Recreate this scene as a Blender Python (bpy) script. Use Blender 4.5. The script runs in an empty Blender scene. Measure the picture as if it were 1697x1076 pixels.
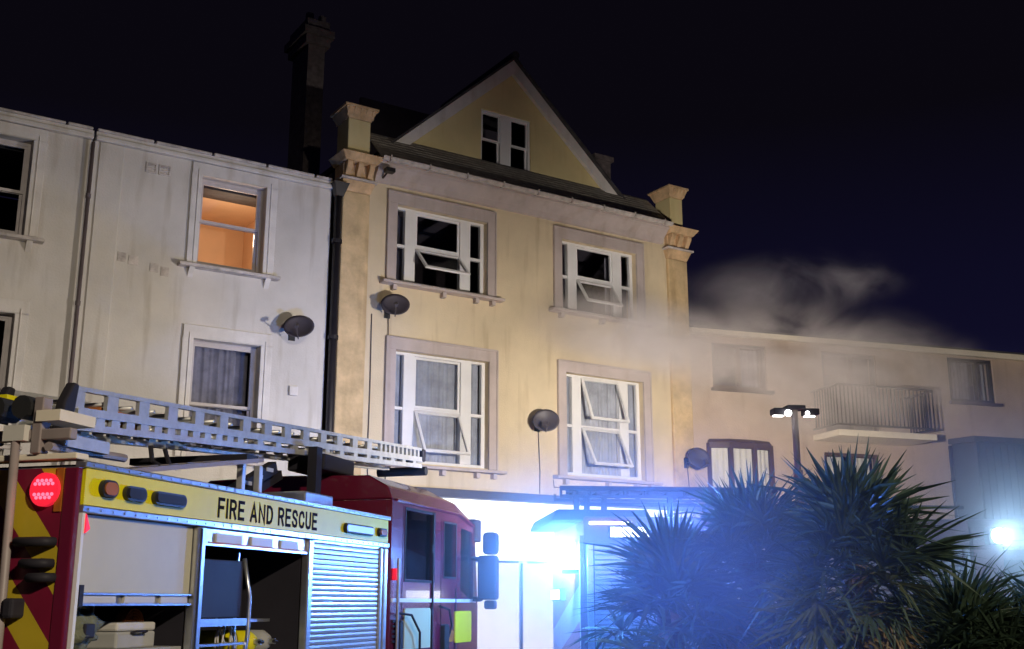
import bpy, bmesh, math, random
from mathutils import Vector, Matrix, Euler

random.seed(7)
R = math.radians
SC = bpy.context.scene
COL = SC.collection

# ------------------------------------------------------------------ camera, sky, exposure
EYE = 1.75
cam_d = bpy.data.cameras.new('camera')
cam = bpy.data.objects.new('camera', cam_d)
COL.objects.link(cam)
cam.location = (0, 0, EYE)
cam.rotation_euler = (R(90) + math.atan(462 / 1860), 0, 0)
cam_d.sensor_fit = 'HORIZONTAL'
cam_d.sensor_width = 36
cam_d.lens = 36 * 1860 / 1697
cam_d.clip_start = 0.05
cam_d.clip_end = 600
SC.camera = cam

world = bpy.data.worlds.new('World')
SC.world = world
world.use_nodes = True
wn, wl = world.node_tree.nodes, world.node_tree.links
wn.clear()
wo = wn.new('ShaderNodeOutputWorld')
bg = wn.new('ShaderNodeBackground')
tc = wn.new('ShaderNodeTexCoord')
sx = wn.new('ShaderNodeSeparateXYZ')
rp = wn.new('ShaderNodeValToRGB')
rp.color_ramp.elements[0].position = 0.0
rp.color_ramp.elements[0].color = (0.0065, 0.006, 0.028, 1)
rp.color_ramp.elements[1].position = 0.40
rp.color_ramp.elements[1].color = (0.0028, 0.0022, 0.0045, 1)
e = rp.color_ramp.elements.new(0.27)
e.color = (0.004, 0.0035, 0.0145, 1)
wl.new(tc.outputs['Generated'], sx.inputs[0])
wl.new(sx.outputs['Z'], rp.inputs[0])
wl.new(rp.outputs[0], bg.inputs['Color'])
bg.inputs['Strength'].default_value = 1.0
wl.new(bg.outputs[0], wo.inputs['Surface'])

SC.view_settings.view_transform = 'Standard'
SC.view_settings.look = 'None'
SC.view_settings.exposure = 0.0
SC.view_settings.gamma = 1.0
SC.view_settings.use_curve_mapping = False
SC.render.engine = 'CYCLES'
SC.cycles.use_denoising = True
SC.cycles.volume_step_rate = 0.25
SC.cycles.volume_max_steps = 96
SC.cycles.max_bounces = 6
SC.cycles.volume_bounces = 3
SC.cycles.transparent_max_bounces = 24
SC.cycles.sample_clamp_indirect = 4.0
SC.cycles.caustics_reflective = False
SC.cycles.caustics_refractive = False

STREET_P, MAST_P, BEACON_P, BLUE_FILL_P, FLOOD_P, ROOM_P = 7200, (2400, 4100), (300, 1500), 800, 210, 42

def light(name, loc, power, col, radius=0.1, parent=None, spot=None, aim=None):
    d = bpy.data.lights.new(name, 'SPOT' if spot else 'POINT')
    d.energy = power
    d.color = col
    d.shadow_soft_size = radius
    if spot:
        d.spot_size = R(spot)
        d.spot_blend = 1.0
    o = bpy.data.objects.new(name, d)
    COL.objects.link(o)
    o.location = loc
    if aim is not None:
        o.rotation_euler = Vector(aim).to_track_quat('-Z', 'Y').to_euler()
    if parent:
        o.parent = parent
    return o

# ------------------------------------------------------------------ materials
M = {}

def mk(name, col, rough=0.6, metal=0.0, var=0.18, scale=2.5, bump=0.0, bscale=40.0, streak=0.0,
       dirt=None, spec=0.5, coat=0.0):
    m = bpy.data.materials.new(name)
    m.use_nodes = True
    n, l = m.node_tree.nodes, m.node_tree.links
    p = n['Principled BSDF']
    p.inputs['Roughness'].default_value = rough
    p.inputs['Metallic'].default_value = metal
    p.inputs['Specular IOR Level'].default_value = spec
    p.inputs['Coat Weight'].default_value = coat
    t = n.new('ShaderNodeTexCoord')
    nz = n.new('ShaderNodeTexNoise')
    nz.inputs['Scale'].default_value = scale
    nz.inputs['Detail'].default_value = 6
    nz.inputs['Roughness'].default_value = 0.62
    l.new(t.outputs['Object'], nz.inputs['Vector'])
    r = n.new('ShaderNodeValToRGB')
    r.color_ramp.elements[0].position = 0.3
    r.color_ramp.elements[1].position = 0.7
    a = 1 - var
    d = dirt or (col[0] * a, col[1] * a, col[2] * a)
    r.color_ramp.elements[0].color = (*d, 1)
    r.color_ramp.elements[1].color = (*[min(1, c * (1 + var * 0.4)) for c in col], 1)
    l.new(nz.outputs['Fac'], r.inputs[0])
    out = r.outputs[0]
    if streak:
        mp = n.new('ShaderNodeMapping')
        mp.inputs['Scale'].default_value = (2.6, 2.6, 0.3)
        l.new(t.outputs['Object'], mp.inputs['Vector'])
        n2 = n.new('ShaderNodeTexNoise')
        n2.inputs['Scale'].default_value = 1.6
        n2.inputs['Detail'].default_value = 5
        l.new(mp.outputs[0], n2.inputs['Vector'])
        r2 = n.new('ShaderNodeValToRGB')
        r2.color_ramp.elements[0].position = 0.30
        r2.color_ramp.elements[1].position = 0.46
        s = 1 - streak
        r2.color_ramp.elements[0].color = (s, s * 0.97, s * 0.92, 1)
        r2.color_ramp.elements[1].color = (1, 1, 1, 1)
        l.new(n2.outputs['Fac'], r2.inputs[0])
        mx = n.new('ShaderNodeMix')
        mx.data_type = 'RGBA'
        mx.blend_type = 'MULTIPLY'
        mx.inputs['Factor'].default_value = 1
        l.new(out, mx.inputs['A'])
        l.new(r2.outputs[0], mx.inputs['B'])
        out = mx.outputs['Result']
    l.new(out, p.inputs['Base Color'])
    if bump:
        nb = n.new('ShaderNodeTexNoise')
        nb.inputs['Scale'].default_value = bscale
        nb.inputs['Detail'].default_value = 4
        l.new(t.outputs['Object'], nb.inputs['Vector'])
        bp = n.new('ShaderNodeBump')
        bp.inputs['Strength'].default_value = bump
        bp.inputs['Distance'].default_value = 0.02
        l.new(nb.outputs['Fac'], bp.inputs['Height'])
        l.new(bp.outputs[0], p.inputs['Normal'])
    M[name] = m
    return m

def emit(name, col, strength):
    m = bpy.data.materials.new(name)
    m.use_nodes = True
    p = m.node_tree.nodes['Principled BSDF']
    p.inputs['Base Color'].default_value = (*[min(.8, c) for c in col], 1)
    p.inputs['Roughness'].default_value = 0.3
    p.inputs['Emission Color'].default_value = (*col, 1)
    p.inputs['Emission Strength'].default_value = strength
    M[name] = m
    return m

def glass(name, tint, refl=0.12, rough=0.02):
    m = bpy.data.materials.new(name)
    m.use_nodes = True
    n, l = m.node_tree.nodes, m.node_tree.links
    n.clear()
    o = n.new('ShaderNodeOutputMaterial')
    tr = n.new('ShaderNodeBsdfTransparent')
    tr.inputs[0].default_value = (*tint, 1)
    g = n.new('ShaderNodeBsdfGlossy')
    g.inputs['Roughness'].default_value = rough
    lw = n.new('ShaderNodeLayerWeight')
    lw.inputs['Blend'].default_value = refl
    mx = n.new('ShaderNodeMixShader')
    l.new(lw.outputs['Fresnel'], mx.inputs[0])
    l.new(tr.outputs[0], mx.inputs[1])
    l.new(g.outputs[0], mx.inputs[2])
    l.new(mx.outputs[0], o.inputs['Surface'])
    M[name] = m
    return m

mk('white_stucco', (.64, .61, .58), .85, var=.2, scale=.55, bump=.25, bscale=30, streak=.2)
mk('white_trim', (.70, .67, .65), .7, var=.16, scale=3, bump=.15, streak=.14)
mk('coping', (.60, .55, .53), .9, var=.42, scale=5, bump=.5, bscale=25)
mk('yellow_render', (.69, .58, .41), .85, var=.18, scale=.6, bump=.25, bscale=35, streak=.18)
mk('pale_yellow_render', (.66, .56, .30), .85, var=.1, scale=1.2, bump=.15, streak=.08)
mk('ochre_stone', (.66, .46, .27), .9, var=.38, scale=4, bump=.6, bscale=18, streak=.25)
mk('pilaster_render', (.66, .49, .28), .9, var=.3, scale=3, bump=.5, bscale=22, streak=.2)
mk('mauve_paint', (.52, .45, .44), .8, var=.16, scale=2, bump=.15, streak=.12)
mk('upvc', (.78, .78, .80), .35, var=.06, scale=3)
mk('sash_wood', (.52, .48, .49), .5, var=.15, scale=5)
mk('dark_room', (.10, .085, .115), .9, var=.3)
mk('peach_wall', (.74, .50, .32), .9, var=.12, scale=1.2)
mk('lace', (.42, .44, .50), .9, var=.3, scale=3)
mk('grey_curtain', (.26, .25, .30), .95, var=.35, scale=4)
mk('cream_blind', (.72, .68, .58), .9, var=.08)
mk('skirt_slate', (.36, .33, .29), .85, var=.35, scale=5, bump=.4)
mk('slate', (.055, .052, .058), .75, var=.5, scale=6, bump=.4)
mk('soot_brick', (.15, .125, .13), .9, var=.5, scale=8, bump=.6)
mk('black_pipe', (.018, .016, .022), .45, var=.3)
mk('pipe_grey', (.15, .12, .13), .5, var=.3)
mk('dish_grey', (.07, .06, .075), .5, var=.2)
mk('render_brown', (.54, .42, .33), .9, var=.2, scale=1.0, bump=.4, bscale=26, streak=.14)
mk('cream_paint', (.82, .74, .60), .7, var=.1)
mk('brown_frame', (.09, .055, .05), .5, var=.2)
mk('black_metal', (.02, .02, .023), .45, var=.25)
mk('blue_cladding', (.035, .042, .05), .6, var=.3)
mk('asphalt', (.05, .05, .052), .85, var=.3, scale=5, bump=.5, bscale=80)
mk('paving', (.22, .21, .2), .85, var=.25, scale=4, bump=.3)
mk('soil', (.05, .035, .025), .95, var=.5, scale=8, bump=.6)
mk('shop_white', (.82, .82, .82), .5, var=.05)
mk('fascia_dark', (.06, .07, .12), .5, var=.2)
mk('truck_red', (.14, .010, .032), .25, var=.08, coat=.5)
mk('truck_dark', (.12, .012, .02), .35, var=.1, coat=.3)
mk('truck_yellow', (.80, .70, .004), .5, var=.08)
mk('aluminium', (.66, .67, .70), .32, metal=.9, var=.16, scale=12)
mk('ladder_metal', (.70, .70, .68), .4, metal=.55, var=.2, scale=9)
mk('shutter_grey', (.56, .53, .39), .5, var=.08, scale=2)
mk('shutter_silver', (.62, .62, .64), .3, metal=.7, var=.1)
mk('plate_pale', (.62, .60, .55), .5, var=.1)
mk('rubber', (.015, .015, .017), .8, var=.3)
mk('dark_plastic', (.028, .026, .034), .6, var=.2, spec=.2)
mk('amber', (.40, .13, .02), .25, var=.2)
mk('khaki', (.16, .17, .11), .9, var=.5, scale=9, bump=.6)
mk('grey_sheet', (.40, .40, .38), .8, var=.2)
mk('letter_black', (.015, .013, .015), .9, var=.1, spec=.05)
mk('post_grey', (.30, .25, .24), .5, var=.25)
mk('batten_green', (.55, .60, .38), .35, var=.08)
mk('orange_strap', (.55, .18, .05), .7, var=.3)
mk('seat_cloth', (.05, .05, .07), .9)
mk('rope', (.62, .60, .55), .8, var=.3)
mk('cable', (.08, .06, .06), .6)
mk('bark', (.10, .07, .05), .95, var=.5, scale=14, bump=.8)
emit('red_led', (1, .03, .05), 9)
emit('red_lens', (.9, .02, .05), 0.7)
emit('blue_led', (.45, .75, 1), 30)
emit('blue_strobe', (.25, .4, 1), 1.1)
emit('white_lamp', (1, 1, .96), 12)
emit('work_white', (.9, .95, 1), 8)
emit('warm_lamp', (1, .95, .65), 12)
emit('flood_led', (.85, .95, 1), 60)
emit('sign_lit', (.93, .97, 1), 1.25)
glass('pane', (.92, .93, .95), .10)
glass('cab_glass', (.78, .80, .86), .14)

def leafmat(name, col, tip):
    m = mk(name, col, .45, var=.35, scale=7)
    n, l = m.node_tree.nodes, m.node_tree.links
    p = n['Principled BSDF']
    o = n['Material Output']
    tr = n.new('ShaderNodeBsdfTranslucent')
    tr.inputs[0].default_value = (*tip, 1)
    mx = n.new('ShaderNodeMixShader')
    mx.inputs[0].default_value = .38
    l.new(p.outputs[0], mx.inputs[1])
    l.new(tr.outputs[0], mx.inputs[2])
    l.new(mx.outputs[0], o.inputs['Surface'])
leafmat('palm_green', (.065, .105, .065), (.08, .14, .11))
leafmat('palm_pale', (.12, .14, .05), (.12, .14, .05))
leafmat('palm_dead', (.26, .19, .09), (.2, .15, .07))

def chevron_mat(name, c1, c2, width, slope):
    m = bpy.data.materials.new(name)
    m.use_nodes = True
    n, l = m.node_tree.nodes, m.node_tree.links
    p = n['Principled BSDF']
    p.inputs['Roughness'].default_value = .4
    t = n.new('ShaderNodeTexCoord')
    s = n.new('ShaderNodeSeparateXYZ')
    l.new(t.outputs['Object'], s.inputs[0])
    a = n.new('ShaderNodeMath'); a.operation = 'MULTIPLY_ADD'
    a.inputs[1].default_value = slope
    l.new(s.outputs['Y'], a.inputs[0])
    l.new(s.outputs['Z'], a.inputs[2])
    b = n.new('ShaderNodeMath'); b.operation = 'DIVIDE'
    b.inputs[1].default_value = width
    l.new(a.outputs[0], b.inputs[0])
    f = n.new('ShaderNodeMath'); f.operation = 'FRACT'
    l.new(b.outputs[0], f.inputs[0])
    g = n.new('ShaderNodeMath'); g.operation = 'GREATER_THAN'
    g.inputs[1].default_value = .5
    l.new(f.outputs[0], g.inputs[0])
    nz = n.new('ShaderNodeTexNoise')
    nz.inputs['Scale'].default_value = 5
    nz.inputs['Detail'].default_value = 5
    l.new(t.outputs['Object'], nz.inputs['Vector'])
    mx = n.new('ShaderNodeMix'); mx.data_type = 'RGBA'
    mx.inputs['A'].default_value = (*c1, 1)
    mx.inputs['B'].default_value = (*c2, 1)
    l.new(g.outputs[0], mx.inputs['Factor'])
    m2 = n.new('ShaderNodeMix'); m2.data_type = 'RGBA'; m2.blend_type = 'MULTIPLY'
    m2.inputs['Factor'].default_value = .35
    l.new(mx.outputs['Result'], m2.inputs['A'])
    l.new(nz.outputs['Fac'], m2.inputs['B'])
    l.new(m2.outputs['Result'], p.inputs['Base Color'])
    M[name] = m
chevron_mat('chevron_yellow_red', (.62, .46, .03), (.22, .012, .04), .56, -1.2)
chevron_mat('chevron_white_red', (.62, .62, .66), (.34, .02, .05), .8, .25)

# ------------------------------------------------------------------ mesh helpers
class MB:
    def __init__(s):
        s.v, s.f = [], []
    def poly(s, pts):
        i = len(s.v)
        s.v += [tuple(p) for p in pts]
        s.f.append(tuple(range(i, i + len(pts))))
        return s
    def box(s, x0, x1, y0, y1, z0, z1):
        i = len(s.v)
        s.v += [(x0, y0, z0), (x1, y0, z0), (x1, y1, z0), (x0, y1, z0), (x0, y0, z1), (x1, y0, z1), (x1, y1, z1), (x0, y1, z1)]
        for q in ((0, 3, 2, 1), (4, 5, 6, 7), (0, 1, 5, 4), (1, 2, 6, 5), (2, 3, 7, 6), (3, 0, 4, 7)):
            s.f.append(tuple(i + k for k in q))
        return s
    def prism(s, a, b):                     # two matching closed loops, capped
        i, n = len(s.v), len(a)
        s.v += [tuple(p) for p in a] + [tuple(p) for p in b]
        for k in range(n):
            j = (k + 1) % n
            s.f.append((i + k, i + j, i + n + j, i + n + k))
        s.f.append(tuple(i + k for k in reversed(range(n))))
        s.f.append(tuple(i + n + k for k in range(n)))
        return s
    def bar(s, p, q, w, h, up=(0, 0, 1)):   # rectangular bar from p to q
        p, q = Vector(p), Vector(q)
        d = (q - p).normalized()
        sd = d.cross(Vector(up))
        if sd.length < 1e-4:
            sd = d.cross(Vector((1, 0, 0)))
        sd.normalize()
        u = sd.cross(d).normalized()
        off = [sd * w / 2 * a + u * h / 2 * b for a, b in ((-1, -1), (1, -1), (1, 1), (-1, 1))]
        return s.prism([p + o for o in off], [q + o for o in off])
    def tube(s, pts, r, n=8, cap=True):
        pts = [Vector(p) for p in pts]
        rs = r if isinstance(r, (list, tuple)) else [r] * len(pts)
        i = len(s.v)
        prev = None
        for k, p in enumerate(pts):
            if k == 0: d = pts[1] - pts[0]
            elif k == len(pts) - 1: d = pts[-1] - pts[-2]
            else: d = pts[k + 1] - pts[k - 1]
            d.normalize()
            if prev is None:
                a = d.orthogonal().normalized()
            else:
                a = prev - d * prev.dot(d)
                a = a.normalized() if a.length > 1e-5 else d.orthogonal().normalized()
            prev = a
            b = d.cross(a)
            for j in range(n):
                t = 2 * math.pi * j / n
                s.v.append(tuple(p + (a * math.cos(t) + b * math.sin(t)) * rs[k]))
        for k in range(len(pts) - 1):
            for j in range(n):
                s.f.append((i + k * n + j, i + k * n + (j + 1) % n, i + (k + 1) * n + (j + 1) % n, i + (k + 1) * n + j))
        if cap:
            s.f.append(tuple(i + j for j in reversed(range(n))))
            s.f.append(tuple(i + (len(pts) - 1) * n + j for j in range(n)))
        return s
    def frame(s, x0, x1, z0, z1, w, y0, y1):   # rectangular ring in the xz plane
        wl_, wr, wb, wt = w if isinstance(w, tuple) else (w,) * 4
        s.box(x0, x0 + wl_, y0, y1, z0, z1)
        s.box(x1 - wr, x1, y0, y1, z0, z1)
        s.box(x0 + wl_, x1 - wr, y0, y1, z0, z0 + wb)
        s.box(x0 + wl_, x1 - wr, y0, y1, z1 - wt, z1)
        return s
    def wall(s, x0, x1, z0, z1, holes, y0, y1):   # wall slab pierced by rectangular holes
        xs = sorted({x0, x1, *[min(max(h[k], x0), x1) for h in holes for k in (0, 1)]})
        zs = sorted({z0, z1, *[min(max(h[k], z0), z1) for h in holes for k in (2, 3)]})
        def solid(i, j):
            if i < 0 or j < 0 or i >= len(xs) - 1 or j >= len(zs) - 1: return False
            cx, cz = (xs[i] + xs[i + 1]) / 2, (zs[j] + zs[j + 1]) / 2
            return not any(h[0] < cx < h[1] and h[2] < cz < h[3] for h in holes)
        for i in range(len(xs) - 1):
            for j in range(len(zs) - 1):
                if not solid(i, j): continue
                a, b, c, d = xs[i], xs[i + 1], zs[j], zs[j + 1]
                s.poly([(a, y0, c), (b, y0, c), (b, y0, d), (a, y0, d)])
                s.poly([(a, y1, d), (b, y1, d), (b, y1, c), (a, y1, c)])
                if not solid(i - 1, j): s.poly([(a, y0, c), (a, y0, d), (a, y1, d), (a, y1, c)])
                if not solid(i + 1, j): s.poly([(b, y0, d), (b, y0, c), (b, y1, c), (b, y1, d)])
                if not solid(i, j - 1): s.poly([(a, y0, c), (a, y1, c), (b, y1, c), (b, y0, c)])
                if not solid(i, j + 1): s.poly([(a, y0, d), (b, y0, d), (b, y1, d), (a, y1, d)])
        return s
    def disc(s, c, ax, r, h, n=20, r2=None):    # short cylinder / cone along ax
        c, ax = Vector(c), Vector(ax).normalized()
        a = ax.orthogonal().normalized(); b = ax.cross(a)
        r2 = r if r2 is None else r2
        l1 = [c + (a * math.cos(2 * math.pi * k / n) + b * math.sin(2 * math.pi * k / n)) * r for k in range(n)]
        l2 = [c + ax * h + (a * math.cos(2 * math.pi * k / n) + b * math.sin(2 * math.pi * k / n)) * r2 for k in range(n)]
        return s.prism(l1, l2)
    def swap_xy(s):
        s.v = [(b, a, c) for a, b, c in s.v]
        return s
    def mesh(s, name, m, smooth=False):
        me = bpy.data.meshes.new(name)
        me.from_pydata(s.v, [], s.f)
        bm = bmesh.new()
        bm.from_mesh(me)
        bmesh.ops.remove_doubles(bm, verts=bm.verts, dist=1e-5)
        bmesh.ops.recalc_face_normals(bm, faces=bm.faces)
        bm.to_mesh(me)
        bm.free()
        me.materials.append(M[m] if isinstance(m, str) else m)
        if smooth:
            for p in me.polygons: p.use_smooth = True
        return me
    def build(s, name, m, parent=None, smooth=False, bevel=0, off=None):
        if off is None and parent is not None:
            off = OFF.get(root_of(parent).name)
        if off is not None:
            s.v = [(a - off[0], b - off[1], c - off[2]) for a, b, c in s.v]
        o = bpy.data.objects.new(name, s.mesh(name, m, smooth))
        COL.objects.link(o)
        if parent is not None: o.parent = parent
        if bevel:
            b = o.modifiers.new('bevel', 'BEVEL')
            b.width = bevel; b.segments = 2; b.limit_method = 'ANGLE'
        return o

OFF = {}
def root_of(o):
    while o.parent is not None: o = o.parent
    return o

def tag(o, label=None, cat=None, group=None, kind=None):
    if label: o['label'] = label
    if cat: o['category'] = cat
    if group: o['group'] = group
    if kind: o['kind'] = kind
    return o

def empty(name, loc, rz, label, cat, group=None, off=None):
    o = bpy.data.objects.new(name, None)
    o.empty_display_size = .2
    COL.objects.link(o)
    o.location = loc
    o.rotation_euler = (0, 0, rz)
    if off: OFF[o.name] = off
    return tag(o, label, cat, group)

def copy_tree(o, parent=None):
    c = o.copy()
    COL.objects.link(c)
    c.parent = parent
    for ch in [x for x in o.children]: copy_tree(ch, c)
    return c

# ------------------------------------------------------------------ ground
FA = R(90 - 57.2)                       # terrace direction
FD = Vector((math.cos(FA), math.sin(FA), 0)); FN = Vector((-math.sin(FA), math.cos(FA), 0))
FP = Vector((-3.135, 20.0, 0))
def fac(u, y=0, z=0): return FP + FD * u + FN * y + Vector((0, 0, z))
RA = R(19)                              # flats beyond turn slightly
RP = fac(8.50, 0.02)

g = MB().poly([(-250, -250, 0), (250, -250, 0), (250, 250, 0), (-250, 250, 0)]).build('road', 'asphalt')
tag(g, kind='structure')
pv = MB()
pv.box(-16, 8.55, -2.9, -.02, .0, .13)
p_ = pv.build('pavement', 'paving'); p_.location = FP; p_.rotation_euler.z = FA
tag(p_, kind='structure')
kb = bpy.data.objects.new('kerb', MB().box(-16, 8.55, -3.03, -2.905, .0, .135).mesh('kerb', 'coping')); COL.objects.link(kb)
kb.location = FP; kb.rotation_euler.z = FA; tag(kb, kind='structure')
bed = MB().box(-2.4, 4.6, -1.6, 3.1, -.02, .16).build('planting_bed', 'soil')
bed.location = (3.4, 9.1, 0); tag(bed, kind='structure')

# ------------------------------------------------------------------ window helpers
def curtain(parent, x0, x1, z0, z1, y, m, folds=9, amp=.03):
    mb = MB(); n = folds * 8
    rnd = random.Random(int(x0 * 100 + z0 * 10))
    fr = [(folds * rnd.uniform(.5, .8), rnd.uniform(0, 6), .7), (folds * rnd.uniform(.9, 1.3), rnd.uniform(0, 6), .55), (folds * rnd.uniform(1.7, 2.3), rnd.uniform(0, 6), .22)]
    pts = []
    for k in range(n + 1):
        t = k / n
        env = .45 + .55 * abs(math.sin(t * rnd.uniform(2.9, 3.1) + fr[0][1]))
        pts.append((x0 + (x1 - x0) * t, y + amp * env * sum(w_ * math.sin(f_ * t * 2 * math.pi + p_) for f_, p_, w_ in fr)))
    for k in range(n):
        (a, b), (c, d) = pts[k], pts[k + 1]
        mb.poly([(a, b, z0), (c, d, z0), (c, d, z1), (a, b, z1)])
    return mb.build('curtain', m, parent, smooth=True)

def open_sash(parent, x0, x1, ztop, length, deg, y, m='upvc', w=.055):
    t = R(deg); s, c = math.sin(t), math.cos(t)
    def P(x, a, b):      # a down the sash, b out of the sash face
        return (x, y - a * s - b * c, ztop - a * c + b * s)
    mb = MB()
    for (xa, xb, a0, a1) in ((x0, x0 + w, 0, length), (x1 - w, x1, 0, length), (x0 + w, x1 - w, 0, w), (x0 + w, x1 - w, length - w, length)):
        mb.prism([P(xa, a0, 0), P(xb, a0, 0), P(xb, a1, 0), P(xa, a1, 0)], [P(xa, a0, .045), P(xb, a0, .045), P(xb, a1, .045), P(xa, a1, .045)])
    fr = mb.build('open_sash', m, parent, bevel=.006)
    MB().poly([P(x0 + w, w, .02), P(x1 - w, w, .02), P(x1 - w, length - w, .02), P(x0 + w, length - w, .02)]).build('pane', 'pane', fr)
    return fr

def pane(parent, x0, x1, z0, z1, y):
    return MB().box(x0, x1, y, y + .008, z0, z1).build('pane', 'pane', parent)

# ------------------------------------------------------------------ white terraced houses
def white_house(u0, u1, label, wins):
    h = empty('terraced_house', fac((u0 + u1) / 2), FA, label, 'house', 'white rendered houses of the terrace', off=((u0 + u1) / 2, 0, 0))
    holes = [(w['x0'], w['x1'], w['z0'], w['z1']) for w in wins]
    MB().wall(u0, u1, 0, 9.27, holes, 0, .32).build('wall', 'white_stucco', h)
    MB().box(u0, u1, -.09, .32, 9.273, 9.36).build('string_course', 'white_trim', h, bevel=.02)
    MB().box(u0, u1, -.05, .32, 9.363, 9.43).build('parapet', 'white_stucco', h)
    # coping stones with open, uneven joints
    x = u0
    k = 0
    while x < u1 - .05:
        w = min(random.uniform(.93, 1.06), u1 - x)
        if u1 - (x + w) < .3: w = u1 - x
        dz = random.uniform(-.012, .012)
        o = MB().prism([(x + .012, -.085, 9.432), (x + .012, .36, 9.432), (x + .012, .36, 9.51 + dz), (x + .012, -.085, 9.49 + dz)],
                       [(x + w - .022, -.085, 9.432), (x + w - .022, .36, 9.432), (x + w - .022, .36, 9.51 + dz), (x + w - .022, -.085, 9.488 + dz)])
        o.build('coping_stone', 'coping', h, bevel=.018)
        x += w; k += 1
    MB().prism([(u0, .33, 9.15), (u0, 7, 10.6), (u0, 7, 10.4), (u0, .33, 8.95)], [(u1, .33, 9.15), (u1, 7, 10.6), (u1, 7, 10.4), (u1, .33, 8.95)]).build('roof', 'slate', h)
    MB().box(u0, u1, 6.8, 7, 0, 10.3).build('back_wall', 'soot_brick', h)
    for s_ in (u0 + .01, u1 - .21): MB().box(s_, s_ + .2, .33, 6.79, 0, 8.9).build('party_wall', 'soot_brick', h)
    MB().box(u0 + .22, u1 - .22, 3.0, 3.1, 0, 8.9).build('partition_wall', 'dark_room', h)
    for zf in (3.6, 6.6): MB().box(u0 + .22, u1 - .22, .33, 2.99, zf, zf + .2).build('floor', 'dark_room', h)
    for w in wins: sash_window(h, **w)
    return h

def sash_window(h, x0, x1, z0, z1, lit=False, arch=.18, top=None, curt=None, zmid=None, bright=False):
    y = .17
    wz = zmid or (z0 + z1) / 2
    ar = MB()
    zt = top or z1 + .22
    s = .05
    ar.box(x0 - arch, x0, -s, -.001, z0, z1)
    ar.box(x1, x1 + arch + .02, -s, -.001, z0, z1)
    ar.box(x0 - arch, x1 + arch + .02, -s, -.001, z1, zt)
    # inner bead of the architrave
    ar.box(x0 - arch * .45, x0 - arch * .35, -s - .02, -s + .004, z0, z1 + .08)
    ar.box(x1 + arch * .4, x1 + arch * .5, -s - .02, -s + .004, z0, z1 + .08)
    a = ar.build('architrave', 'white_trim', h, bevel=.008)
    w = MB()
    w.frame(x0, x1, z0, z1, (.05, .05, .06, .05), y, y + .12)
    win = w.build('window', 'sash_wood', h)
    up = MB().frame(x0 + .05, x1 - .05, wz - .02, z1 - .05, (.045, .045, .05, .045), y + .01, y + .05)
    up.build('sash', 'sash_wood', win)
    lo = MB().frame(x0 + .05, x1 - .05, z0 + .06, wz + .025, (.045, .045, .07, .05), y + .055, y + .095)
    lo.build('sash', 'sash_wood', win)
    pane(win, x0 + .095, x1 - .095, wz + .03, z1 - .095, y + .025)
    pane(win, x0 + .095, x1 - .095, z0 + .13, wz - .025, y + .07)
    if curt: curtain(win, x0 + .06, x1 - .06, z0 + .1, z1 - .05, y + .24, curt, folds=8)
    sl = MB().prism([(x0 - arch - .14, -.17, z0 - .085), (x0 - arch - .14, .16, z0 - .085), (x0 - arch - .14, .16, z0 - .002), (x0 - arch - .14, -.17, z0 - .03)],
                    [(x1 + arch + .12, -.17, z0 - .085), (x1 + arch + .12, .16, z0 - .085), (x1 + arch + .12, .16, z0 - .002), (x1 + arch + .12, -.17, z0 - .03)])
    sl.build('sill', 'coping', h, bevel=.01)
    for cx in (x0 - arch * .5, x1 + arch * .5):
        MB().prism([(cx - .045, -.002, z0 - .25), (cx - .045, -.13, z0 - .088), (cx - .045, -.002, z0 - .088)],
                   [(cx + .045, -.002, z0 - .25), (cx + .045, -.13, z0 - .088), (cx + .045, -.002, z0 - .088)]).build('sill_corbel', 'white_trim', h)

W_ROOM = dict(x0=-2.75, x1=-1.57, z0=7.42, z1=9.05, top=9.262, zmid=8.27)
W_LOW = dict(x0=-2.71, x1=-1.52, z0=4.1, z1=6.12, top=6.34, zmid=5.03, curt='grey_curtain')
hb = white_house(-4.58, -.30, 'white rendered house with one orange lit upper window beside the yellow house', [W_ROOM, W_LOW])
ha = white_house(-11.0, -4.62, 'white rendered house at the far left, all its sash windows dark',
                 [dict(x0=-6.75, x1=-5.53, z0=7.42, z1=9.05, top=9.262, zmid=8.2, curt=None),
                  dict(x0=-6.75, x1=-5.53, z0=4.1, z1=6.15, top=6.36, zmid=5.0, curt=None),
                  dict(x0=-9.4, x1=-8.2, z0=7.42, z1=9.05, top=9.262, zmid=8.2)])
# raised strip, old vents and the lit room of the nearer white house
MB().box(-4.50, -4.10, -.03, -.001, 0, 9.27).build('pilaster_strip', 'white_stucco', hb, bevel=.01)
for (a, b) in ((-3.72, -3.54), (-3.50, -3.30)):
    v = MB().frame(a, b, 8.90, 9.08, .025, -.02, -.001)
    for k in range(3): v.box(a + .025, b - .025, -.014, -.001, 8.94 + k * .045, 8.955 + k * .045)
    v.build('air_vent', 'coping', hb)
for (a, b, zz) in ((-4.06, -3.92, 7.36), (-3.88, -3.72, 7.33), (-3.52, -3.38, 7.26), (-3.34, -3.20, 7.22)):
    MB().box(a, b, -.012, -.001, zz - .10, zz + .06).build('render_patch', 'coping', hb, bevel=.004)
MB().box(-.96, -.80, -.06, -.001, 5.30, 5.47).build('alarm_box', 'white_trim', hb, bevel=.015)
rm = MB().box(-3.6, -.9, .34, 2.9, 6.83, 6.88).box(-3.6, -.9, 2.82, 2.9, 6.88, 9.2).box(-3.6, -3.52, .34, 2.82, 6.88, 9.2).box(-.98, -.9, .34, 2.82, 6.88, 9.2).box(-3.6, -.9, .34, 2.9, 9.2, 9.25)
rm.build('lit_room', 'peach_wall', hb)
MB().box(-2.6, -2.0, 2.70, 2.818, 6.9, 7.9).build('wardrobe', 'peach_wall', hb)
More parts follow.
